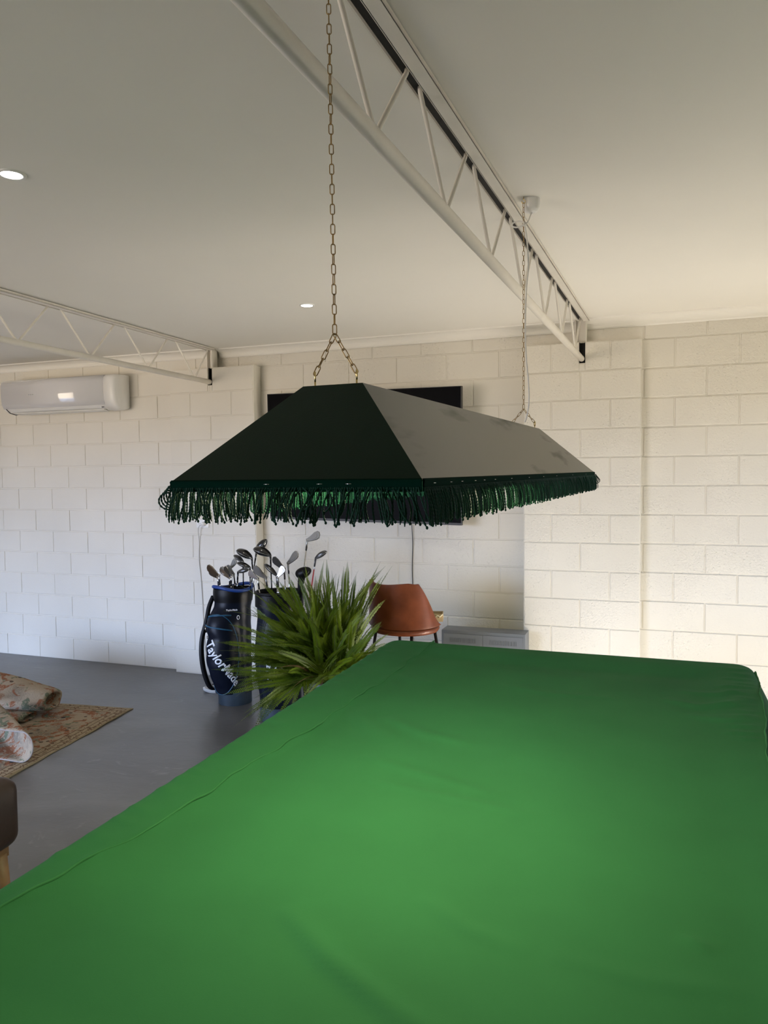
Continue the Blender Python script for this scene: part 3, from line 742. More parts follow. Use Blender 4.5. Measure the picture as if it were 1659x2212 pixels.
b = MB(); b.tube([(.0, -.058, .026), (.015, -.060, .042), (.032, -.060, .038), (.025, -.060, .026), (.042, -.060, .042), (.052, -.058, .050)], .004, 6); b.build('ribbon', mat('cream_ribbon', (.72, .66, .46), .6), bx)

# ------------------------------------------------------------------ golf bags
def fabric(name, col, rough=.5):
    return mat(name, col, rough, noise=.25, nscale=9, bump=.25, bscale=18, spec=.22)
M_navy = fabric('navy_nylon', (0.0028, 0.0052, 0.013), .42)
M_blk = fabric('black_nylon', (0.0018, 0.0020, 0.0028), .45)
M_slate = fabric('slate_nylon', (0.035, 0.05, 0.065), .5)
M_blue = mat('royal_blue_trim', (0.008, 0.045, 0.22), .45)
M_teal = mat('blue_piping', (0.015, 0.09, 0.17), .35)
M_print = mat('white_print', (.78, .80, .84), .5)
M_rub = mat('black_rubber', (.01, .01, .01), .6)

def radial(b, rfun, z0, z1, nz, a0=0, a1=2*PI, na=56, off=0.0, mi=0, thick=None):
    closed = abs(a1-a0-2*PI) < 1e-6; v = []; f = []
    cols = na if closed else na+1
    for j in range(nz+1):
        z = z0+(z1-z0)*j/nz
        for i in range(cols):
            a = a0+(a1-a0)*i/na; r = rfun(a, z)+off; v.append((r*math.cos(a), r*math.sin(a), z))
    for j in range(nz):
        for i in range(na):
            i2 = (i+1) % cols; f.append((j*cols+i, j*cols+i2, (j+1)*cols+i2, (j+1)*cols+i))
    b.add(v, f, True, mi)
def adist(a, c): return abs((a-c+PI) % (2*PI)-PI)
def wrap_text(s_, size, rfun, a_c, z_c, tilt, rball, parent, m, off=.003, squash=1.0, bold=.004, mirror=False):
    me = text_mesh(s_, size, .0, bold)
    b_ = bmesh.new(); b_.from_mesh(me); bmesh.ops.triangulate(b_, faces=b_.faces)
    bmesh.ops.subdivide_edges(b_, edges=b_.edges, cuts=1)
    xs = [q.co.x for q in b_.verts]; xm = (min(xs)+max(xs))/2
    for q in b_.verts:
        x = (q.co.x-xm)*squash; y = q.co.y-size*.3
        s = x*math.cos(tilt)-y*math.sin(tilt); h = x*math.sin(tilt)+y*math.cos(tilt)
        z = z_c+h; a = a_c+s/rball; r = rfun(a, z)+off; q.co = Vector((r*math.cos(a), r*math.sin(a), z))
    b_.to_mesh(me); b_.free(); me.materials.append(m); o = bpy.data.objects.new('lettering', me); COL.objects.link(o); o.parent = parent
    md = o.modifiers.new('s', 'SOLIDIFY'); md.thickness = .0008
    return o
def path_on(rfun, pts, off=.003):
    out = []
    for (a, z) in pts: r = rfun(a, z)+off; out.append((r*math.cos(a), r*math.sin(a), z))
    return out
def bump1(x): return max(0.0, 1-x*x)**1.5 if abs(x) < 1 else 0.0

# bag 1: local +x = to the right as seen from the table, local -y = towards the table
FRONT = -PI/2
g1 = thing('golf_bag', 'dark navy golf bag with blue rim and white lettering, the left one of the pair', 'golf bag', (-2.880, -.640, 0), math.radians(31.5), 'golf bags beside the fern')
def r1(a, z):
    r = .118+.010*math.cos(2*a)
    ap = math.radians(222)                      # big front pocket, towards the viewer's left
    r += .105*bump1(adist(a, ap)/1.25)*bump1((z-.385)/.345)
    r += .050*bump1(adist(a, math.radians(212))/.95)*bump1((z-.635)/.13)
    r += .012*bump1((z-.80)/.09)+.012*bump1((z-.04)/.10)
    r += .006*bump1(adist(a, math.radians(310))/.5)*bump1((z-.42)/.33)
    r += .0025*math.sin(z*50+a*3)*bump1((z-.4)/.4)
    return r
b = MB(); radial(b, r1, .085, .775, 60); b.build('body', M_navy, g1)
b = MB(); radial(b, lambda a, z: .124, 0, .10, 5); b.add([(0,0,0)]+[(.124*math.cos(2*PI*i/56), .124*math.sin(2*PI*i/56), 0) for i in range(56)], [(0, 1+(i+1) % 56, 1+i) for i in range(56)]); b.build('base', M_slate, g1)
def rc1(a, z): return .136+.008*math.cos(2*a)+.004*math.sin(z*40)
zt1 = lambda a: .855+.018*math.cos(a+2.2)
b = MB(); radial(b, rc1, .765, .86, 8)
# cuff: black outside; open top with dividers
b.build('cuff', M_blk, g1)
b = MB(); b.tube([((rc1(a, .86)-.002)*math.cos(a), (rc1(a, .86)-.002)*math.sin(a), .866+.014*math.sin(2*a+.6)) for a in [2*PI*i/40 for i in range(40)]], .013, 10, closed=True); b.build('rim', M_blue, g1)
b = MB(); radial(b, lambda a, z: .128, .80, .86, 2); b.add([(.128*math.cos(2*PI*i/40), .128*math.sin(2*PI*i/40), .815) for i in range(40)], [tuple(range(40))])
for q in (-.045, .045): b.box(-.12, .12, q-.003, q+.003, .815, .868)
b.box(-.003, .003, -.12, .12, .815, .868); b.build('divider', M_blk, g1)
b = MB(); b.tube(path_on(r1, [(math.radians(225+60*math.sin(t)), .385+.30*math.cos(t)) for t in [2*PI*i/60 for i in range(60)]], .001), .0028, 6, closed=True); b.build('pocket_piping', M_teal, g1)
b = MB()
for (a0, a1, z0, z1) in ((188, 262, .655, .675), (186, 265, .60, .565)):
    b.tube(path_on(r1, [(math.radians(a0+(a1-a0)*i/14), z0+(z1-z0)*i/14+.012*math.sin(PI*i/14)) for i in range(15)], .001), .0055, 6)
b.build('zip_piping', M_teal, g1)
b = MB(); b.tube(path_on(r1, [(math.radians(196), .59), (math.radians(197), .57), (math.radians(196), .545)], .005), .004, 6); b.tube(path_on(r1, [(math.radians(197), .52), (math.radians(198), .50)], .005), .004, 6); b.build('zip_pull', M_chrome, g1)
b = MB(); st_ = [(-.152, .03, .80), (-.185, .02, .72), (-.205, .0, .62), (-.238, -.01, .50), (-.245, -.02, .38), (-.230, -.02, .25), (-.195, -.02, .14), (-.160, -.01, .105)]
sp = smooth_path([Vector(p) for p in st_]); v = []; f = []
for i, p in enumerate(sp):
    w_ = .022+.012*math.sin(PI*i/(len(sp)-1)); v += [p+Vector((-.010, -w_, 0)), p+Vector((.024, -w_, 0)), p+Vector((.024, w_, 0)), p+Vector((-.010, w_, 0))]
    if i: o_ = (i-1)*4; f += [(o_+k, o_+(k+1) % 4, o_+4+(k+1) % 4, o_+4+k) for k in range(4)]
b.add(v, f, True); b.build('shoulder_strap', M_blk, g1)
wrap_text('TaylorMade', .093, r1, math.radians(245), .325, math.radians(-57), .185, g1, M_print, squash=.86, bold=.0022)
ob = MB(); ob.tube(path_on(r1, [(math.radians(287)+.085*math.cos(2*PI*i/24), .655+.014*math.sin(2*PI*i/24)) for i in range(24)], .003), .0022, 6, closed=True); ob.build('oval_badge', M_print, g1)
wrap_text('TaylorMade', .017, r1, math.radians(265), .712, 0, .12, g1, M_print, bold=.0005)

g2 = thing('golf_bag', 'navy golf bag half hidden behind the fern fronds, with sideways white lettering', 'golf bag', (-2.375, -.860, 0), math.radians(31.5), 'golf bags beside the fern')
def r2(a, z):
    r = .125+.018*math.cos(2*a)
    r += .055*bump1(adist(a, math.radians(250))/.9)*bump1((z-.40)/.30)
    r += .030*bump1(adist(a, math.radians(190))/.7)*bump1((z-.42)/.34)
    r += .010*bump1((z-.80)/.09)+.006*math.sin(a*9+z*7)*bump1(adist(a, math.radians(185))/.5)
    return r
b = MB(); radial(b, r2, .08, .80, 60); b.build('body', M_navy, g2)
b = MB(); radial(b, lambda a, z: .138+.01*math.cos(2*a), 0, .095, 5); b.add([(0,0,0)]+[(.138*math.cos(2*PI*i/56), .138*math.sin(2*PI*i/56), 0) for i in range(56)], [(0, 1+(i+1) % 56, 1+i) for i in range(56)]); b.build('base', M_slate, g2)
b = MB(); radial(b, lambda a, z: .150+.018*math.cos(2*a), .79, .88, 6); b.build('cuff', M_blk, g2)
b = MB(); b.tube([(.165*math.cos(a), .135*math.sin(a), .884) for a in [2*PI*i/40 for i in range(40)]], .011, 8, closed=True); b.build('rim', M_blk, g2)
b = MB(); b.add([(.155*math.cos(2*PI*i/40), .13*math.sin(2*PI*i/40), .83) for i in range(40)], [tuple(range(40))])
for q in (-.045, .045): b.box(-.14, .14, q-.003, q+.003, .83, .885)
b.build('divider', M_blk, g2)
wrap_text('Callaway', .066, r2, math.radians(236), .40, math.radians(100), .17, g2, M_print, squash=.85, bold=.0022)
b = MB(); ch = path_on(r2, [(math.radians(254), .385), (math.radians(263), .430), (math.radians(273), .375)], .004); b.tube(ch, .006, 6); b.build('chevron_mark', M_print, g2)
b = MB()
for i in range(2): b.tube(path_on(r2, [(math.radians(214+5*i), .15), (math.radians(206+5*i), .35), (math.radians(208+5*i), .55), (math.radians(216+5*i), .70)], .002), .0025, 6)
b.build('piping', M_slate, g2)

# ------------------------------------------------------------------ golf clubs
def basis(h, t):
    ax = (t-h).normalized(); view = Vector((-.40, .915, 0)); zz = ax.cross(view).normalized()
    if zz.z < 0 and abs(ax.x) > .3: zz = -zz
    yy = zz.cross(ax).normalized(); return ax, yy, zz
def club(kind, h, t, s, label, m_head, m_shaft, m_ferrule, seed):
    h, t, s = Vector(h), Vector(t), Vector(s); rr = random.Random(seed)
    c = thing('golf_club', label, 'golf club', h, 0, 'golf clubs in the two bags')
    ax, yy, zz = basis(h, t); ln = (t-h).length
    sd_ = (s-h).normalized()
    Mx = Matrix((ax, yy, zz)).transposed().to_4x4()
    b = MB()
    if kind == 'iron':
        L_ = max(.084, min(ln*1.1, .115)); k = L_/.082
        poly = [(-.008, -.006), (0, -.012), (.03, -.017), (.06, -.018), (.075, -.012), (.082, .006), (.080, .026), (.070, .036), (.050, .034), (.020, .016), (.002, .009), (-.008, .006)]
        poly = [(x*k, z*k*.92) for x, z in poly]; Tl = Matrix.Rotation(rr.uniform(-.75, -.35), 4, 'X')
        b.prism(poly, -.005, .005, M=Mx @ Tl, bev=.0022)
        inner = [(.028+(x-.028)*.72, .004+(z-.004)*.62) for x, z in poly if x > .0]
        b.prism([(x, z) for x, z in inner], -.0075, -.004, M=Mx @ Tl, bev=.001)
        hd = b.build('club_head', m_head, c)
        hl = .055
    else:
        big = kind == 'driver'; mall = kind == 'mallet'
        L_ = {'driver': .142, 'wood': .108, 'mallet': .098}[kind]; D_ = L_*(.86 if big else .66); H_ = L_*(.50 if big else .40)
        if kind == 'wood': L_ = max(.095, ln*1.2)
        v = []; f = []; nu, nv = 28, 14
        for j in range(nv+1):
            ph = -PI/2+PI*j/nv
            for i in range(nu):
                a = 2*PI*i/nu; cx = math.cos(a)*math.cos(ph); cy = math.sin(a)*math.cos(ph); cz = math.sin(ph)
                e = 1.0 if cy > 0 else .55                         # flattened striking face on one side
                zz_ = cz*(1.0 if cz > 0 else .75); tp = 1-.22*max(0, -cx)
                x = L_*.5*(1+cx)-.006; y = D_*.5*cy*e*tp; z = H_*.5*zz_*tp
                v.append(Mx @ Vector((x, y, z)))
        for j in range(nv):
            for i in range(nu): f.append((j*nu+i, j*nu+(i+1) % nu, (j+1)*nu+(i+1) % nu, (j+1)*nu+i))
        b.add(v, f, True); hd = b.build('club_head', m_head, c)
        if big or kind == 'wood':
            tb2 = MB(); ring = []
            for i in range(36):
                a = 2*PI*i/36; cx, cy = math.cos(a), math.sin(a); e = 1 if cy > 0 else .55; tp = 1-.22*max(0, -cx)
                ring.append(Mx @ Vector((L_*.5*(1+cx)-.006, D_*.505*cy*e*tp, -.002)))
            tb2.tube(ring, .0022, 6, closed=True); tb2.build('sole_edge', M_iron, hd)
        hl = .06
    p1 = sd_*hl
    b = MB(); b.tube([sd_*-.004, sd_*hl*.5, p1], [.0075, .0068, .0058], 10); b.build('hosel', m_head if kind != 'mallet' else m_ferrule, c)
    b = MB(); b.tube([p1, p1+sd_*.018], .0062, 10); b.build('ferrule', m_ferrule, c)
    b = MB(); b.tube([p1+sd_*.016, s-h], [.0046, .0052], 8); b.build('shaft', m_shaft, c)
    return c
M_white2 = mat('white_enamel', (.8, .8, .8), .3); M_red = mat('red_shaft_paint', (.38, .015, .02), .3)
M_blkhead = mat('black_club_head', (.010, .010, .011), .22, spec=.6)
M_graph = mat('graphite_head', (.10, .10, .10), .3, metal=.7)
CL = [
('iron', (-2.987, -0.66, 0.955), (-3.119, -0.66, 1.013), (-2.977, -0.66, 0.84), 'chrome iron at the far left of the clubs, head leaning over the bag rim', M_chrome, M_chrome, M_blkhead),
('iron', (-3.025, -0.62, 0.931), (-3.077, -0.62, 0.954), (-3.015, -0.62, 0.833), 'small bright iron head tucked just under the far left chrome iron', M_chrome, M_chrome, M_blkhead),
('iron', (-2.932, -0.60, 0.932), (-3.012, -0.60, 0.982), (-2.935, -0.60, 0.833), 'chrome iron in the low cluster, behind the far left club', M_chrome, M_chrome, M_blkhead),
('iron', (-2.867, -0.68, 0.955), (-2.925, -0.68, 1.008), (-2.873, -0.68, 0.848), 'chrome iron in the middle of the low cluster, nearest the bag front', M_chrome, M_chrome, M_blkhead),
('iron', (-2.926, -0.55, 0.950), (-2.978, -0.55, 0.991), (-2.913, -0.55, 0.827), 'iron at the back of the low cluster over the navy bag', M_iron, M_chrome, M_blkhead),
('iron', (-2.989, -0.50, 0.988), (-2.943, -0.50, 1.032), (-2.984, -0.50, 0.816), 'grey iron showing its grooved face above the low cluster', M_iron, M_chrome, M_blkhead),
('mallet', (-2.823, -0.66, 0.982), (-2.752, -0.66, 0.998), (-2.834, -0.66, 0.846), 'grey mallet putter rising from the blue rim of the left bag', M_graph, M_chrome, M_blkhead),
('driver', (-2.739, -0.60, 1.081), (-2.880, -0.60, 1.147), (-2.721, -0.60, 0.825), 'large driver with pale edge line, tallest club of the left bag', M_blkhead, M_chrome, M_blkhead),
('wood', (-2.838, -0.56, 1.049), (-2.889, -0.56, 1.079), (-2.839, -0.56, 0.831), 'fairway wood with dark shaft directly under the large driver', M_graph, M_gloss, M_blkhead),
('wood', (-2.733, -0.64, 1.017), (-2.826, -0.64, 1.045), (-2.732, -0.64, 0.848), 'black hybrid club below the fairway wood in the left bag', M_blkhead, M_gloss, M_blkhead),
('driver', (-2.780, -0.46, 1.106), (-2.748, -0.46, 1.142), (-2.814, -0.50, 0.826), 'second black driver peeping out behind the large driver', M_blkhead, M_gloss, M_blkhead),
('driver', (-2.440, -0.86, 1.137), (-2.542, -0.86, 1.173), (-2.432, -0.86, 0.812), 'all black driver on a black shaft, tallest wood of the right bag', M_blkhead, M_gloss, M_blkhead),
('iron', (-2.520, -0.90, 0.977), (-2.589, -0.90, 1.007), (-2.500, -0.90, 0.815), 'lowest chrome iron at the left rim of the right bag', M_chrome, M_chrome, M_blkhead),
('iron', (-2.513, -0.80, 0.974), (-2.606, -0.80, 1.020), (-2.490, -0.80, 0.799), 'broad chrome iron curving over the lowest iron of the right bag', M_iron, M_chrome, M_blkhead),
('wood', (-2.403, -0.84, 0.993), (-2.486, -0.84, 1.062), (-2.399, -0.84, 0.81), 'grey hybrid just right of the black driver shaft', M_graph, M_chrome, M_blkhead),
('iron', (-2.334, -0.86, 1.049), (-2.419, -0.86, 1.102), (-2.324, -0.86, 0.817), 'dark long iron leaning left above the right bag', M_graph, M_chrome, M_blkhead),
('iron', (-2.353, -0.92, 1.002), (-2.310, -0.92, 1.045), (-2.346, -0.92, 0.826), 'iron seen edge on in front of the dark long iron', M_iron, M_chrome, M_blkhead),
('iron', (-2.335, -0.80, 1.081), (-2.259, -0.80, 1.139), (-2.319, -0.80, 0.808), 'grey iron leaning right above the fern tips', M_iron, M_chrome, M_blkhead),
('iron', (-2.143, -0.88, 1.255), (-2.056, -0.88, 1.281), (-2.207, -0.88, 0.826), 'pale steel iron standing highest of all the clubs', M_iron, M_chrome, M_blkhead),
('wood', (-2.140, -0.76, 1.115), (-2.065, -0.76, 1.159), (-2.194, -0.76, 0.807), 'grey and black hybrid with white ferrule and red shaft', M_graph, M_red, M_white2),
]
for i, (k, h, t, s, lab, mh, ms, mf) in enumerate(CL): club(k, h, t, s, lab, mh, ms, mf, 40+i)
hc = thing('head_cover', 'black padded head cover on a club at the right of the bags', 'head cover', (-2.168, -.90, 1.03))
b = MB(); v = []; nu, nv = 28, 14
for j in range(nv+1):
    ph = -PI/2+PI*j/nv
    for i in range(nu):
        a = 2*PI*i/nu; v.append((.055*math.cos(a)*math.cos(ph)*(1+.15*math.sin(ph))*1.05, .042*math.sin(a)*math.cos(ph), .040*math.sin(ph)+.012*math.cos(a)*math.cos(ph)))
b.add(v, [(j*nu+i, j*nu+(i+1) % nu, (j+1)*nu+(i+1) % nu, (j+1)*nu+i) for j in range(nv) for i in range(nu)], True); b.build('cover', M_blk, hc)
b = MB(); b.tube([(-.01, 0, -.02), (-.022, 0, -.08), (-.030, 0, -.19)], [.026, .020, .016], 12); b.build('knit_sock', M_blk, hc)

# ------------------------------------------------------------------ shoe behind the left bag
sh_ = thing('shoe', 'light grey sneaker on the floor behind the left golf bag', 'shoe', (-3.12, -.45, 0), math.radians(200))
M_shoe = mat('grey_suede', (.34, .32, .29), .8, noise=.1); M_sole = mat('white_sole', (.62, .62, .60), .5)
def shoe_outline(k=1.0, toe=.15):
    pts = []
    for i in range(32):
        a = 2*PI*i/32; x = .140*math.cos(a); w_ = .047*(1+.18*math.cos(a)-.10*math.cos(2*a)); pts.append((x*k, w_*math.sin(a)*k))
    return pts
b = MB(); v = []; lv = [(0, .98), (.004, 1.02), (.018, 1.04), (.024, 1.02)]
for (z, k) in lv: v += [(x, y, z+max(0, x-.08)*.2) for x, y in shoe_outline(k)]
b.add(v, [(j*32+i, j*32+(i+1) % 32, (j+1)*32+(i+1) % 32, (j+1)*32+i) for j in range(3) for i in range(32)]+[tuple(range(32)), tuple(range(96, 128))], True); b.build('sole', M_sole, sh_)
b = MB(); v = []; lv = [(.022, 1.0), (.035, .99), (.050, .92), (.064, .80), (.080, .66)]
for (z, k) in lv:
    for x, y in shoe_outline(1): 
        xx = -.04+(x+.04)*k if x > -.04 else x*(.96 if z > .04 else 1); front = max(0, (x+.02)/.16); zz = .022+(z-.022)*(1-.42*front); v.append((xx, y*k, zz))
b.add(v, [(j*32+i, j*32+(i+1) % 32, (j+1)*32+(i+1) % 32, (j+1)*32+i) for j in range(4) for i in range(32)], True)
v2 = [(x*.62-.012, y*.6, .05) for x, y in shoe_outline(1)]; b.build('upper', M_shoe, sh_)
b = MB(); b.prism([(-.09, .055), (.02, .055), (.05, .045), (.02, .048), (-.09, .050)], -.026, .026); b.build('insole', M_rub, sh_)
b = MB()
for i in range(4): x = .005+.016*i; b.tube([(x, -.022, .066-.005*i), (x+.004, 0, .074-.006*i), (x, .022, .066-.005*i)], .0025, 6)
b.build('laces', M_sole, sh_)

# ------------------------------------------------------------------ potted fern
def leaf_mat(name, c0, c1, tr):
    mt, nt, bs, N, L = nodes(name)
    tc = N.new('ShaderNodeTexCoord'); n = N.new('ShaderNodeTexNoise'); n.inputs['Scale'].default_value = 7; L.new(tc.outputs['Object'], n.inputs['Vector'])
    r = N.new('ShaderNodeValToRGB'); r.color_ramp.elements[0].position = .35; r.color_ramp.elements[1].position = .68
    r.color_ramp.elements[0].color = (*c0, 1); r.color_ramp.elements[1].color = (*c1, 1); L.new(n.outputs['Fac'], r.inputs['Fac'])
    L.new(r.outputs['Color'], bs.inputs['Base Color']); bs.inputs['Roughness'].default_value = .45; bs.inputs['Specular IOR Level'].default_value = .3
    tl = N.new('ShaderNodeBsdfTranslucent'); L.new(r.outputs['Color'], tl.inputs['Color']); mx = N.new('ShaderNodeMixShader'); mx.inputs[0].default_value = tr
    L.new(bs.outputs[0], mx.inputs[1]); L.new(tl.outputs[0], mx.inputs[2]); L.new(mx.outputs[0], N['Material Output'].inputs['Surface'])
    return mt
M_leaf = leaf_mat('fern_green', (.050, .092, .004), (.135, .195, .010), .34)
M_stem = mat('fern_stem', (.09, .12, .02), .5); M_dry = mat('dry_frond', (.16, .085, .035), .8)
FC = Vector((-1.815, -1.28, .475))
fern = thing('potted_fern', 'large green sword fern in a grey pot between golf bags and stool', 'potted plant', (FC.x, FC.y, 0))
b = MB(); b.lathe([(0, 0), (.125, 0), (.135, .02), (.165, .40), (.175, .405), (.178, .44), (.165, .445), (.160, .40), (0, .40)], 40); b.build('pot', mat('blue_grey_pot', (.10, .12, .15), .35, spec=.5), fern)
b = MB(); b.lathe([(0, .425), (.08, .425), (.160, .405)], 30); b.build('soil', mat('potting_soil', (.025, .018, .012), .9, bump=.8, bscale=60), fern)
VR = Vector((.94, .342, 0)); VF = Vector((-.342, .94, 0)); UZ = Vector((0, 0, 1)); PX = .00297
def uv(u, v, dy): return VR*((u-712)*PX)+UZ*((1438-v)*PX)+VF*dy
fr = random.Random(5)
def frond(b, bs_, tip, arch, seed, wmax=.037, dens=.0088, droop=.0, dry=False):
    rr = random.Random(seed)
    d = tip-bs_; ln = d.length; hor = Vector((d.x, d.y, 0))
    ctrl = bs_+hor*.38+UZ*(max(d.z, 0)*.55+arch*ln)+Vector((rr.gauss(0, .02), rr.gauss(0, .02), 0))
    n = int(ln*1.08/dens); pts = []
    for i in range(n+1):
        t = i/n; pts.append(bs_*(1-t)**2+ctrl*2*t*(1-t)+tip*t*t)
    # rachis
    b.tube([tuple(pts[i]) for i in range(0, n+1, 4)], [.0022*(1-.8*i/n) for i in range(0, n+1, 4)], 4, caps=False, mi=1)
    tw = rr.uniform(-1.2, 1.2)+(PI/2 if abs(d.normalized().z) < .55 and rr.random() < .6 else 0); tw2 = rr.uniform(-.9, .9)
    for i in range(int(n*.10), n):
        q = i/n; t = (pts[min(n, i+1)]-pts[max(0, i-1)]).normalized()
        side = t.cross(UZ); side = side.normalized() if side.length > .05 else VR.copy()
        nn = side.cross(t).normalized(); a = tw+tw2*q
        s = side*math.cos(a)+nn*math.sin(a); nr = t.cross(s).normalized()
        w_ = wmax*min(1, (q-.08)*5)*(1-q)**.45*min(1, (1-q)*6+.15)*rr.uniform(.86, 1.08)
        hw_ = min(.0058, w_*.24)
        for sg in (-1, 1):
            o = pts[i]+t*(.5*dens*(sg > 0)); lf = (s*sg+t*.28).normalized(); up_ = nr*(.22+.18*rr.random()); curl = rr.uniform(-.05, .28)
            p0 = o; p1 = o+lf*w_*.35+t*hw_+up_*w_*.20; p2 = o+lf*w_*.35-t*hw_+up_*w_*.20; p3 = o+lf*w_*.78+t*hw_*.8+up_*w_*.15; p4 = o+lf*w_*.78-t*hw_*.5+up_*w_*.15; p5 = o+lf*w_+t*.002-nr*w_*curl
            b.add([p0, p1, p2, p3, p4, p5], [(0, 2, 1), (1, 2, 4, 3), (3, 4, 5)], False)
fb = MB()
KEY = [(475,1418,-.15,.05),(495,1435,-.1,.06),(500,1462,-.25,.08),(498,1305,-.05,.2),(512,1322,-.2,.15),(490,1355,-.25,.12),(508,1357,.0,.1),(517,1380,-.1,.1),(530,1432,-.25,.05),
 (535,1293,-.05,.15),(520,1258,.1,.12),(548,1300,-.15,.1),(562,1549,-.30,.25),(600,1532,-.38,.25),(573,1503,-.3,.2),(640,1508,-.32,.25),(650,1500,-.35,.3),(560,1245,.1,.03),(585,1238,.05,.0),(610,1245,0,.0),
 (625,1225,0,.02),(640,1222,-.1,.0),(663,1204,0,.0),(655,1228,.1,.0),(705,1200,.05,.0),(710,1197,.0,.02),(718,1230,.1,0),(732,1228,-.1,.02),(752,1207,.1,.04),(755,1235,.0,.06),(770,1240,.15,.1),(778,1262,.05,.02),(824,1214,.25,.02),(850,1222,.2,.04),(835,1228,.3,.05),(818,1240,.15,.04),(800,1262,.2,.05),
 (795,1322,.1,.05),(800,1330,-.1,.03),(842,1372,.2,.1),(846,1385,.1,.12),(838,1400,.0,.15),(828,1390,-.1,.1),(812,1405,-.1,.12),(815,1350,.3,.08),(825,1345,.2,.1),(690,1360,-.3,.15),(640,1410,-.35,.15),(735,1400,-.3,.2),(740,1380,-.35,.1),(660,1325,-.25,.1),(700,1340,-.3,.1),(715,1470,-.3,.3),(675,1490,-.3,.35),(760,1420,-.3,.2),(620,1330,-.3,.1),(590,1350,-.25,.12),(560,1340,-.1,.12),(780,1300,-.1,.1),(760,1290,.0,.05),(600,1290,-.1,.06),(575,1275,-.1,.05),(790,1250,.2,.03),(796,1246,.15,.05),(788,1290,.15,.03),(775,1235,.3,.0),(784,1310,.15,.02),(762,1260,.3,.02),(830,1240,.15,.06),(742,1222,.2,.02),(790,1340,.25,.05),(685,1235,.05,0),(600,1260,.05,.03)]
for i, (u, v, dy, ar) in enumerate(KEY):
    a = fr.uniform(0, 2*PI); bs_ = Vector((.09*math.cos(a), .09*math.sin(a), FC.z-.03)); tip = uv(u, v, dy)+Vector((0, 0, FC.z))
    bs_ = bs_+Vector((tip.x, tip.y, 0)).normalized()*.04
    frond(fb, bs_, tip, ar, i)
for i in range(185):
    th = fr.uniform(-.25, PI+.25); rad = fr.uniform(.42, .86)
    u = 690-rad*235*math.cos(th)*fr.uniform(.7, 1); v = 1440-rad*250*max(math.sin(th), -.35); dy = fr.uniform(-.42, .45)*(1-.35*rad)
    if u > 800 and v > 1330: u = 800-fr.random()*60
    a = fr.uniform(0, 2*PI); bs_ = Vector((.10*math.cos(a), .10*math.sin(a), FC.z-.03)); tip = uv(u, v, dy)+Vector((0, 0, FC.z))
    frond(fb, bs_, tip, fr.uniform(.02, .16), 100+i)
for i in range(48):
    a_ = fr.uniform(math.radians(118), math.radians(232)); rad = fr.uniform(.55, 1.0)
    u = 700+215*rad*math.cos(a_)*1.0; v = 1425-150*rad*math.sin(a_); dy = fr.uniform(-.38, .05)
    a = fr.uniform(0, 2*PI); bs_ = Vector((.09*math.cos(a), .09*math.sin(a), FC.z-.03)); tip = uv(u, v, dy)+Vector((0, 0, FC.z))
    frond(fb, bs_, tip, fr.uniform(.06, .22), 300+i)
fb.build('fronds', [M_leaf, M_stem], fern, fixn=False)
for i, (u, v, dy) in enumerate([(625,1400,-.34),(640,1450,-.36),(698,1480,-.33)]):
    b = MB(); frond(b, Vector((-.06+.04*i, -.08, FC.z-.02)), uv(u, v, dy)+Vector((0, 0, FC.z)), .2, 500+i, wmax=.012, dens=.012); o = b.build('dry_frond', [M_dry, M_dry], fern, fixn=False); o['label'] = 'withered brown frond'

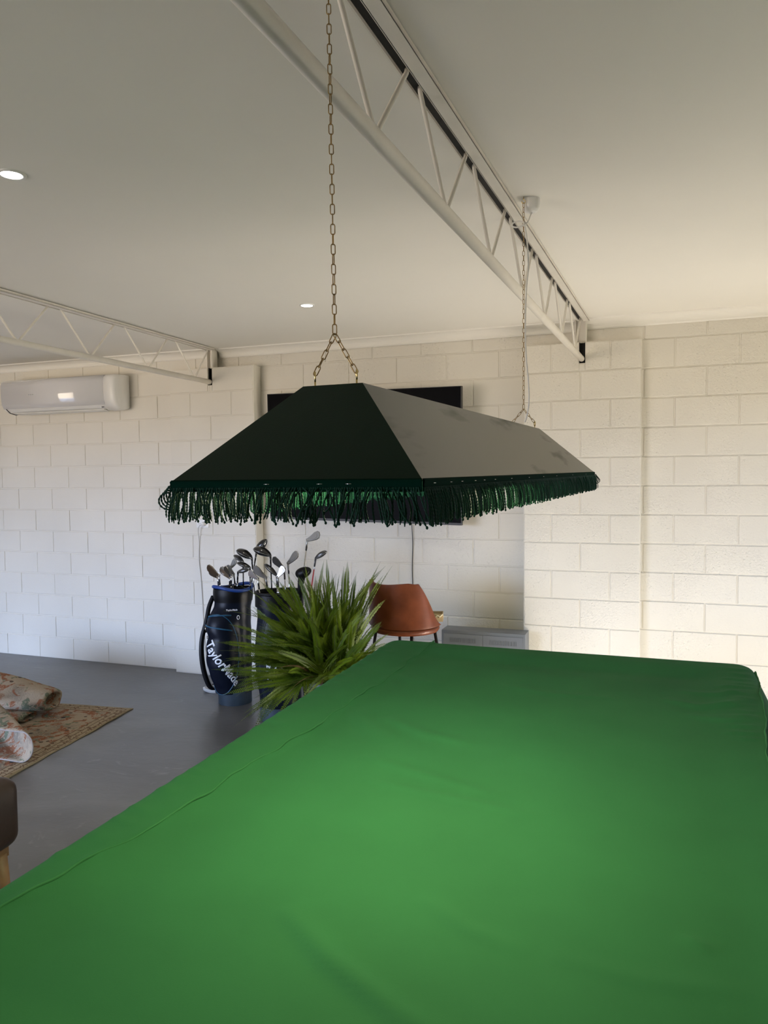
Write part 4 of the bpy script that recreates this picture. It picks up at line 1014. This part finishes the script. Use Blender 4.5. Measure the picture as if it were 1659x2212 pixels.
# ------------------------------------------------------------------ rugs
def rug_mat(name, mute):
    mt, nt, bs, N, L = nodes(name); bs.inputs['Roughness'].default_value = .95; bs.inputs['Specular IOR Level'].default_value = .05
    tc = N.new('ShaderNodeTexCoord'); sp_ = N.new('ShaderNodeSeparateXYZ'); L.new(tc.outputs['Object'], sp_.inputs[0])
    def math_(op, a, c=None, v2=None):
        n = N.new('ShaderNodeMath'); n.operation = op
        L.new(a, n.inputs[0]) if not isinstance(a, float) else None
        if c is not None: L.new(c, n.inputs[1])
        if v2 is not None: n.inputs[1].default_value = v2
        return n.outputs[0]
    col = None
    def mix(fac, c1, c2):
        m_ = N.new('ShaderNodeMixRGB'); L.new(fac, m_.inputs['Fac'])
        if isinstance(c1, tuple): m_.inputs['Color1'].default_value = (*c1, 1)
        else: L.new(c1, m_.inputs['Color1'])
        m_.inputs['Color2'].default_value = (*c2, 1); return m_.outputs['Color']
    def thresh(out, lo, hi):
        r = N.new('ShaderNodeMapRange'); r.inputs['From Min'].default_value = lo; r.inputs['From Max'].default_value = hi; L.new(out, r.inputs['Value']); return r.outputs['Result']
    def noise(sc, det=4, dist=0, off=0):
        mp = N.new('ShaderNodeMapping'); mp.inputs['Location'].default_value = (off, off, 0); L.new(tc.outputs['Object'], mp.inputs['Vector'])
        n = N.new('ShaderNodeTexNoise'); n.inputs['Scale'].default_value = sc; n.inputs['Detail'].default_value = det; n.inputs['Distortion'].default_value = dist; L.new(mp.outputs[0], n.inputs['Vector']); return n.outputs['Fac']
    def voro(sc, off=0):
        mp = N.new('ShaderNodeMapping'); mp.inputs['Location'].default_value = (off, off*.7, 0); L.new(tc.outputs['Object'], mp.inputs['Vector'])
        n = N.new('ShaderNodeTexVoronoi'); n.inputs['Scale'].default_value = sc; L.new(mp.outputs[0], n.inputs['Vector']); return n.outputs['Distance']
    cream = (.42, .34, .25); terra = (.30, .135, .075); dark = (.06, .06, .06); green = (.17, .19, .13); grey = (.26, .22, .17)
    c = mix(thresh(noise(5, 3), .45, .6), cream, grey)
    c = mix(thresh(noise(6.5, 2, 1.5, 3), .52, .56), c, terra)
    c = mix(thresh(noise(9, 2, 1.0, 9), .60, .64), c, green)
    c = mix(thresh(noise(34, 1, 2.0, 5), .58, .62), c, cream)
    v1 = thresh(voro(5.2, 2), .13, .10); c = mix(v1, c, dark)
    v2 = thresh(voro(11, 6), .16, .13); c = mix(v2, c, (.12, .09, .07))
    if not mute:
        # border: bands parallel to the two edges of the rug
        dmin = math_('MINIMUM', sp_.outputs['X'], sp_.outputs['Y'])
        bd = thresh(dmin, .115, .110); c = mix(bd, c, (.40, .32, .22))
        motif = thresh(noise(26, 1, 1.5, 1), .55, .6); inb = math_('MULTIPLY', bd, motif); c = mix(inb, c, (.19, .12, .08))
        for (lo) in (.115, .075, .035):
            ln1 = math_('LESS_THAN', math_('ABSOLUTE', math_('SUBTRACT', dmin, v2=lo)), v2=.0035); c = mix(ln1, c, (.16, .11, .07))
        ed = thresh(dmin, .014, .010); c = mix(ed, c, (.36, .29, .18))
    wv = noise(260, 2); 
    m2 = N.new('ShaderNodeMixRGB'); m2.blend_type = 'MULTIPLY'; m2.inputs['Fac'].default_value = .6; L.new(c, m2.inputs['Color1'])
    rr_ = N.new('ShaderNodeMapRange'); rr_.inputs['From Min'].default_value = .3; rr_.inputs['From Max'].default_value = .7; rr_.inputs['To Min'].default_value = .55; rr_.inputs['To Max'].default_value = 1.1; L.new(wv, rr_.inputs['Value'])
    cc = N.new('ShaderNodeCombineXYZ'); [L.new(rr_.outputs[0], cc.inputs[k]) for k in range(3)]; L.new(cc.outputs[0], m2.inputs['Color2'])
    L.new(m2.outputs['Color'], bs.inputs['Base Color'])
    bp = N.new('ShaderNodeBump'); bp.inputs['Strength'].default_value = .5; bp.inputs['Distance'].default_value = .003; L.new(wv, bp.inputs['Height']); L.new(bp.outputs[0], bs.inputs['Normal'])
    return mt
M_rug = rug_mat('patterned_rug', False); M_rug2 = rug_mat('muted_patterned_rug', True); M_back = mat('rug_backing', (.36, .32, .29), .95, bump=.4, bscale=200, spec=.05)
RZ = math.atan2(-.120, -.993)
b = MB(); nx, ny = 60, 60; v = []
def rz_(x, y): return .007+.004*max(0, math.sin(x*7+y*3))*0 + .003*math.sin(y*6)*math.exp(-(x/.08)**2)
for th in (0, 1):
    for j in range(ny+1):
        for i in range(nx+1):
            x = 2.6*i/nx; y = 1.75*j/ny; xe = x-.0+ (.004*math.sin(y*9)+.003*math.sin(y*23))*math.exp(-x*8); v.append((xe, y+.003*math.sin(x*11), .0008 if th else rz_(x, y)))
N_ = (nx+1)*(ny+1); f = []
for j in range(ny):
    for i in range(nx):
        a = j*(nx+1)+i; f.append((a, a+1, a+nx+2, a+nx+1)); f.append((N_+a, N_+a+nx+1, N_+a+nx+2, N_+a+1))
for i in range(nx): f.append((i, N_+i, N_+i+1, i+1)); a = ny*(nx+1)+i; f.append((a, a+1, N_+a+1, N_+a))
for j in range(ny): a = j*(nx+1); f.append((a, a+nx+1, N_+a+nx+1, N_+a)); a += nx; f.append((a, N_+a, N_+a+nx+1, a+nx+1))
b.add(v, f, True); rg = b.build('floor_rug', M_rug); rg.location = (-3.491, -1.041, 0); rg.rotation_euler = (0, 0, RZ)
tag(rg, 'flat worn oriental rug in cream and terracotta lying on the concrete', 'rug')
fr2 = thing('folded_rug', 'second patterned rug heaped and curled on top of the flat rug', 'rug', (-4.2, -1.5, .008))
O2 = Vector((-4.2, -1.5, .008))
def sausage(path, rv, rh, name, m, thick=.0, open_end=True):
    # soft folded roll: cross-section is a flattened loop with an inner return, open at the right end
    b = MB(); n = 40; pts = smooth_path([Vector(p) for p in path], 8); k = len(pts); v = []; f = []
    for i, p in enumerate(pts):
        t = (pts[min(k-1, i+1)]-pts[max(0, i-1)]).normalized(); s = t.cross(UZ).normalized(); q = i/(k-1)
        RV = np.interp(q, np.linspace(0, 1, len(rv)), rv); RH = np.interp(q, np.linspace(0, 1, len(rh)), rh)
        for j in range(n):
            a = 2*PI*j/n; w_ = 1+.05*math.sin(3*a+q*7)+.03*math.sin(5*a-q*11); ca, sa = math.cos(a), math.sin(a)
            ca = math.copysign(abs(ca)**.8, ca)
            v.append(p-O2+s*(RH*ca*w_)+UZ*(RV*sa*w_*(1.0 if sa > 0 else .85)))
    for i in range(k-1):
        for j in range(n): f.append((i*n+j, i*n+(j+1) % n, (i+1)*n+(j+1) % n, (i+1)*n+j))
    # rolled-in end: cone going inside so the end reads as an opening
    base = len(v); p = pts[0]; t = (pts[1]-pts[0]).normalized()
    for (kk, dd) in ((.80, -.004), (.70, .03), (.55, .12)):
        for j in range(n): v.append((Vector(v[j])-(p-O2))*kk+(p-O2)+t*dd)
    prev = 0
    for r_ in range(3):
        st2 = base+r_*n
        for j in range(n): f.append((prev+j, prev+(j+1) % n, st2+(j+1) % n, st2+j))
        prev = st2
    f.append(tuple(range(prev, prev+n))); f.append(tuple(range((k-1)*n, k*n)))
    b.add(v, f, True); return b.build(name, m, fr2)
sausage([(-3.925, -1.36, .118), (-4.08, -1.38, .132), (-4.30, -1.42, .155), (-4.70, -1.50, .19), (-5.3, -1.58, .22)], [.072, .088, .108, .14, .16], [.10, .15, .19, .22, .24], 'upper_fold', M_rug2)
sausage([(-4.00, -1.50, .034), (-4.15, -1.52, .040), (-4.5, -1.52, .07), (-5.3, -1.60, .08)], [.026, .034, .05, .06], [.08, .16, .20, .24], 'lower_fold', M_rug2)
# curled near end: a sheet bent back over itself
b = MB(); prof = []
cx, cz, rr_ = -3.445, .094, .086
for i in range(8): prof.append((-4.35+(cx+4.35)*i/8, .010+.0*i))
for i in range(17): a = -PI/2+PI*i/16; prof.append((cx+rr_*1.05*math.cos(a), cz+rr_*math.sin(a)))
for i in range(1, 10): prof.append((cx-.75*i/9, cz+rr_+.10*(i/9)**1.3-.03*math.sin(i/9*PI)))
v = []; ny = 12; n = len(prof)
for j in range(ny+1):
    q = j/ny
    for i, (x, z) in enumerate(prof):
        sh2 = .70*q; v.append(Vector((x-sh2-.012*math.sin(z*30)*q, -2.135+.42*q+.06*(i/n), z*(1+.05*math.sin(q*3))))-O2+Vector((0, 0, .004)))
b.add(v, [(j*n+i, j*n+i+1, (j+1)*n+i+1, (j+1)*n+i) for j in range(ny) for i in range(n-1)], True)
o = b.build('curled_end', [M_rug2, M_back], fr2, fixn=False); md = o.modifiers.new('s', 'SOLIDIFY'); md.thickness = .008; md.offset = 0; md.material_offset = 0; md.material_offset_rim = 1

# ------------------------------------------------------------------ brown leather footstool at the left edge
M_dkl = mat('dark_brown_leather', (.030, .014, .009), .42, noise=.3, nscale=6, bump=.1, bscale=90)
ot = thing('footstool', 'dark brown leather footstool with wooden legs at the left edge', 'footstool', (-2.53, -3.77, 0), math.radians(3))
b = MB(); b.box(-.42, .42, -.40, .40, .325, .585); o = bevel(b.build('cushion', M_dkl, ot), .055, 5)
b = MB(); b.tube([(-.385, -.365, .535), (.385, -.365, .535), (.385, .365, .535), (-.385, .365, .535)], .004, 6, closed=True)
b = MB(); b.box(-.38, .38, -.36, .36, .29, .335); b.build('frame', M_wood, ot)
for sx in (-1, 1):
    for sy in (-1, 1):
        b = MB(); b.tube([(sx*.355, sy*.335, .30), (sx*.375, sy*.355, 0)], [.030, .020], 14); b.build('leg', M_wood, ot)
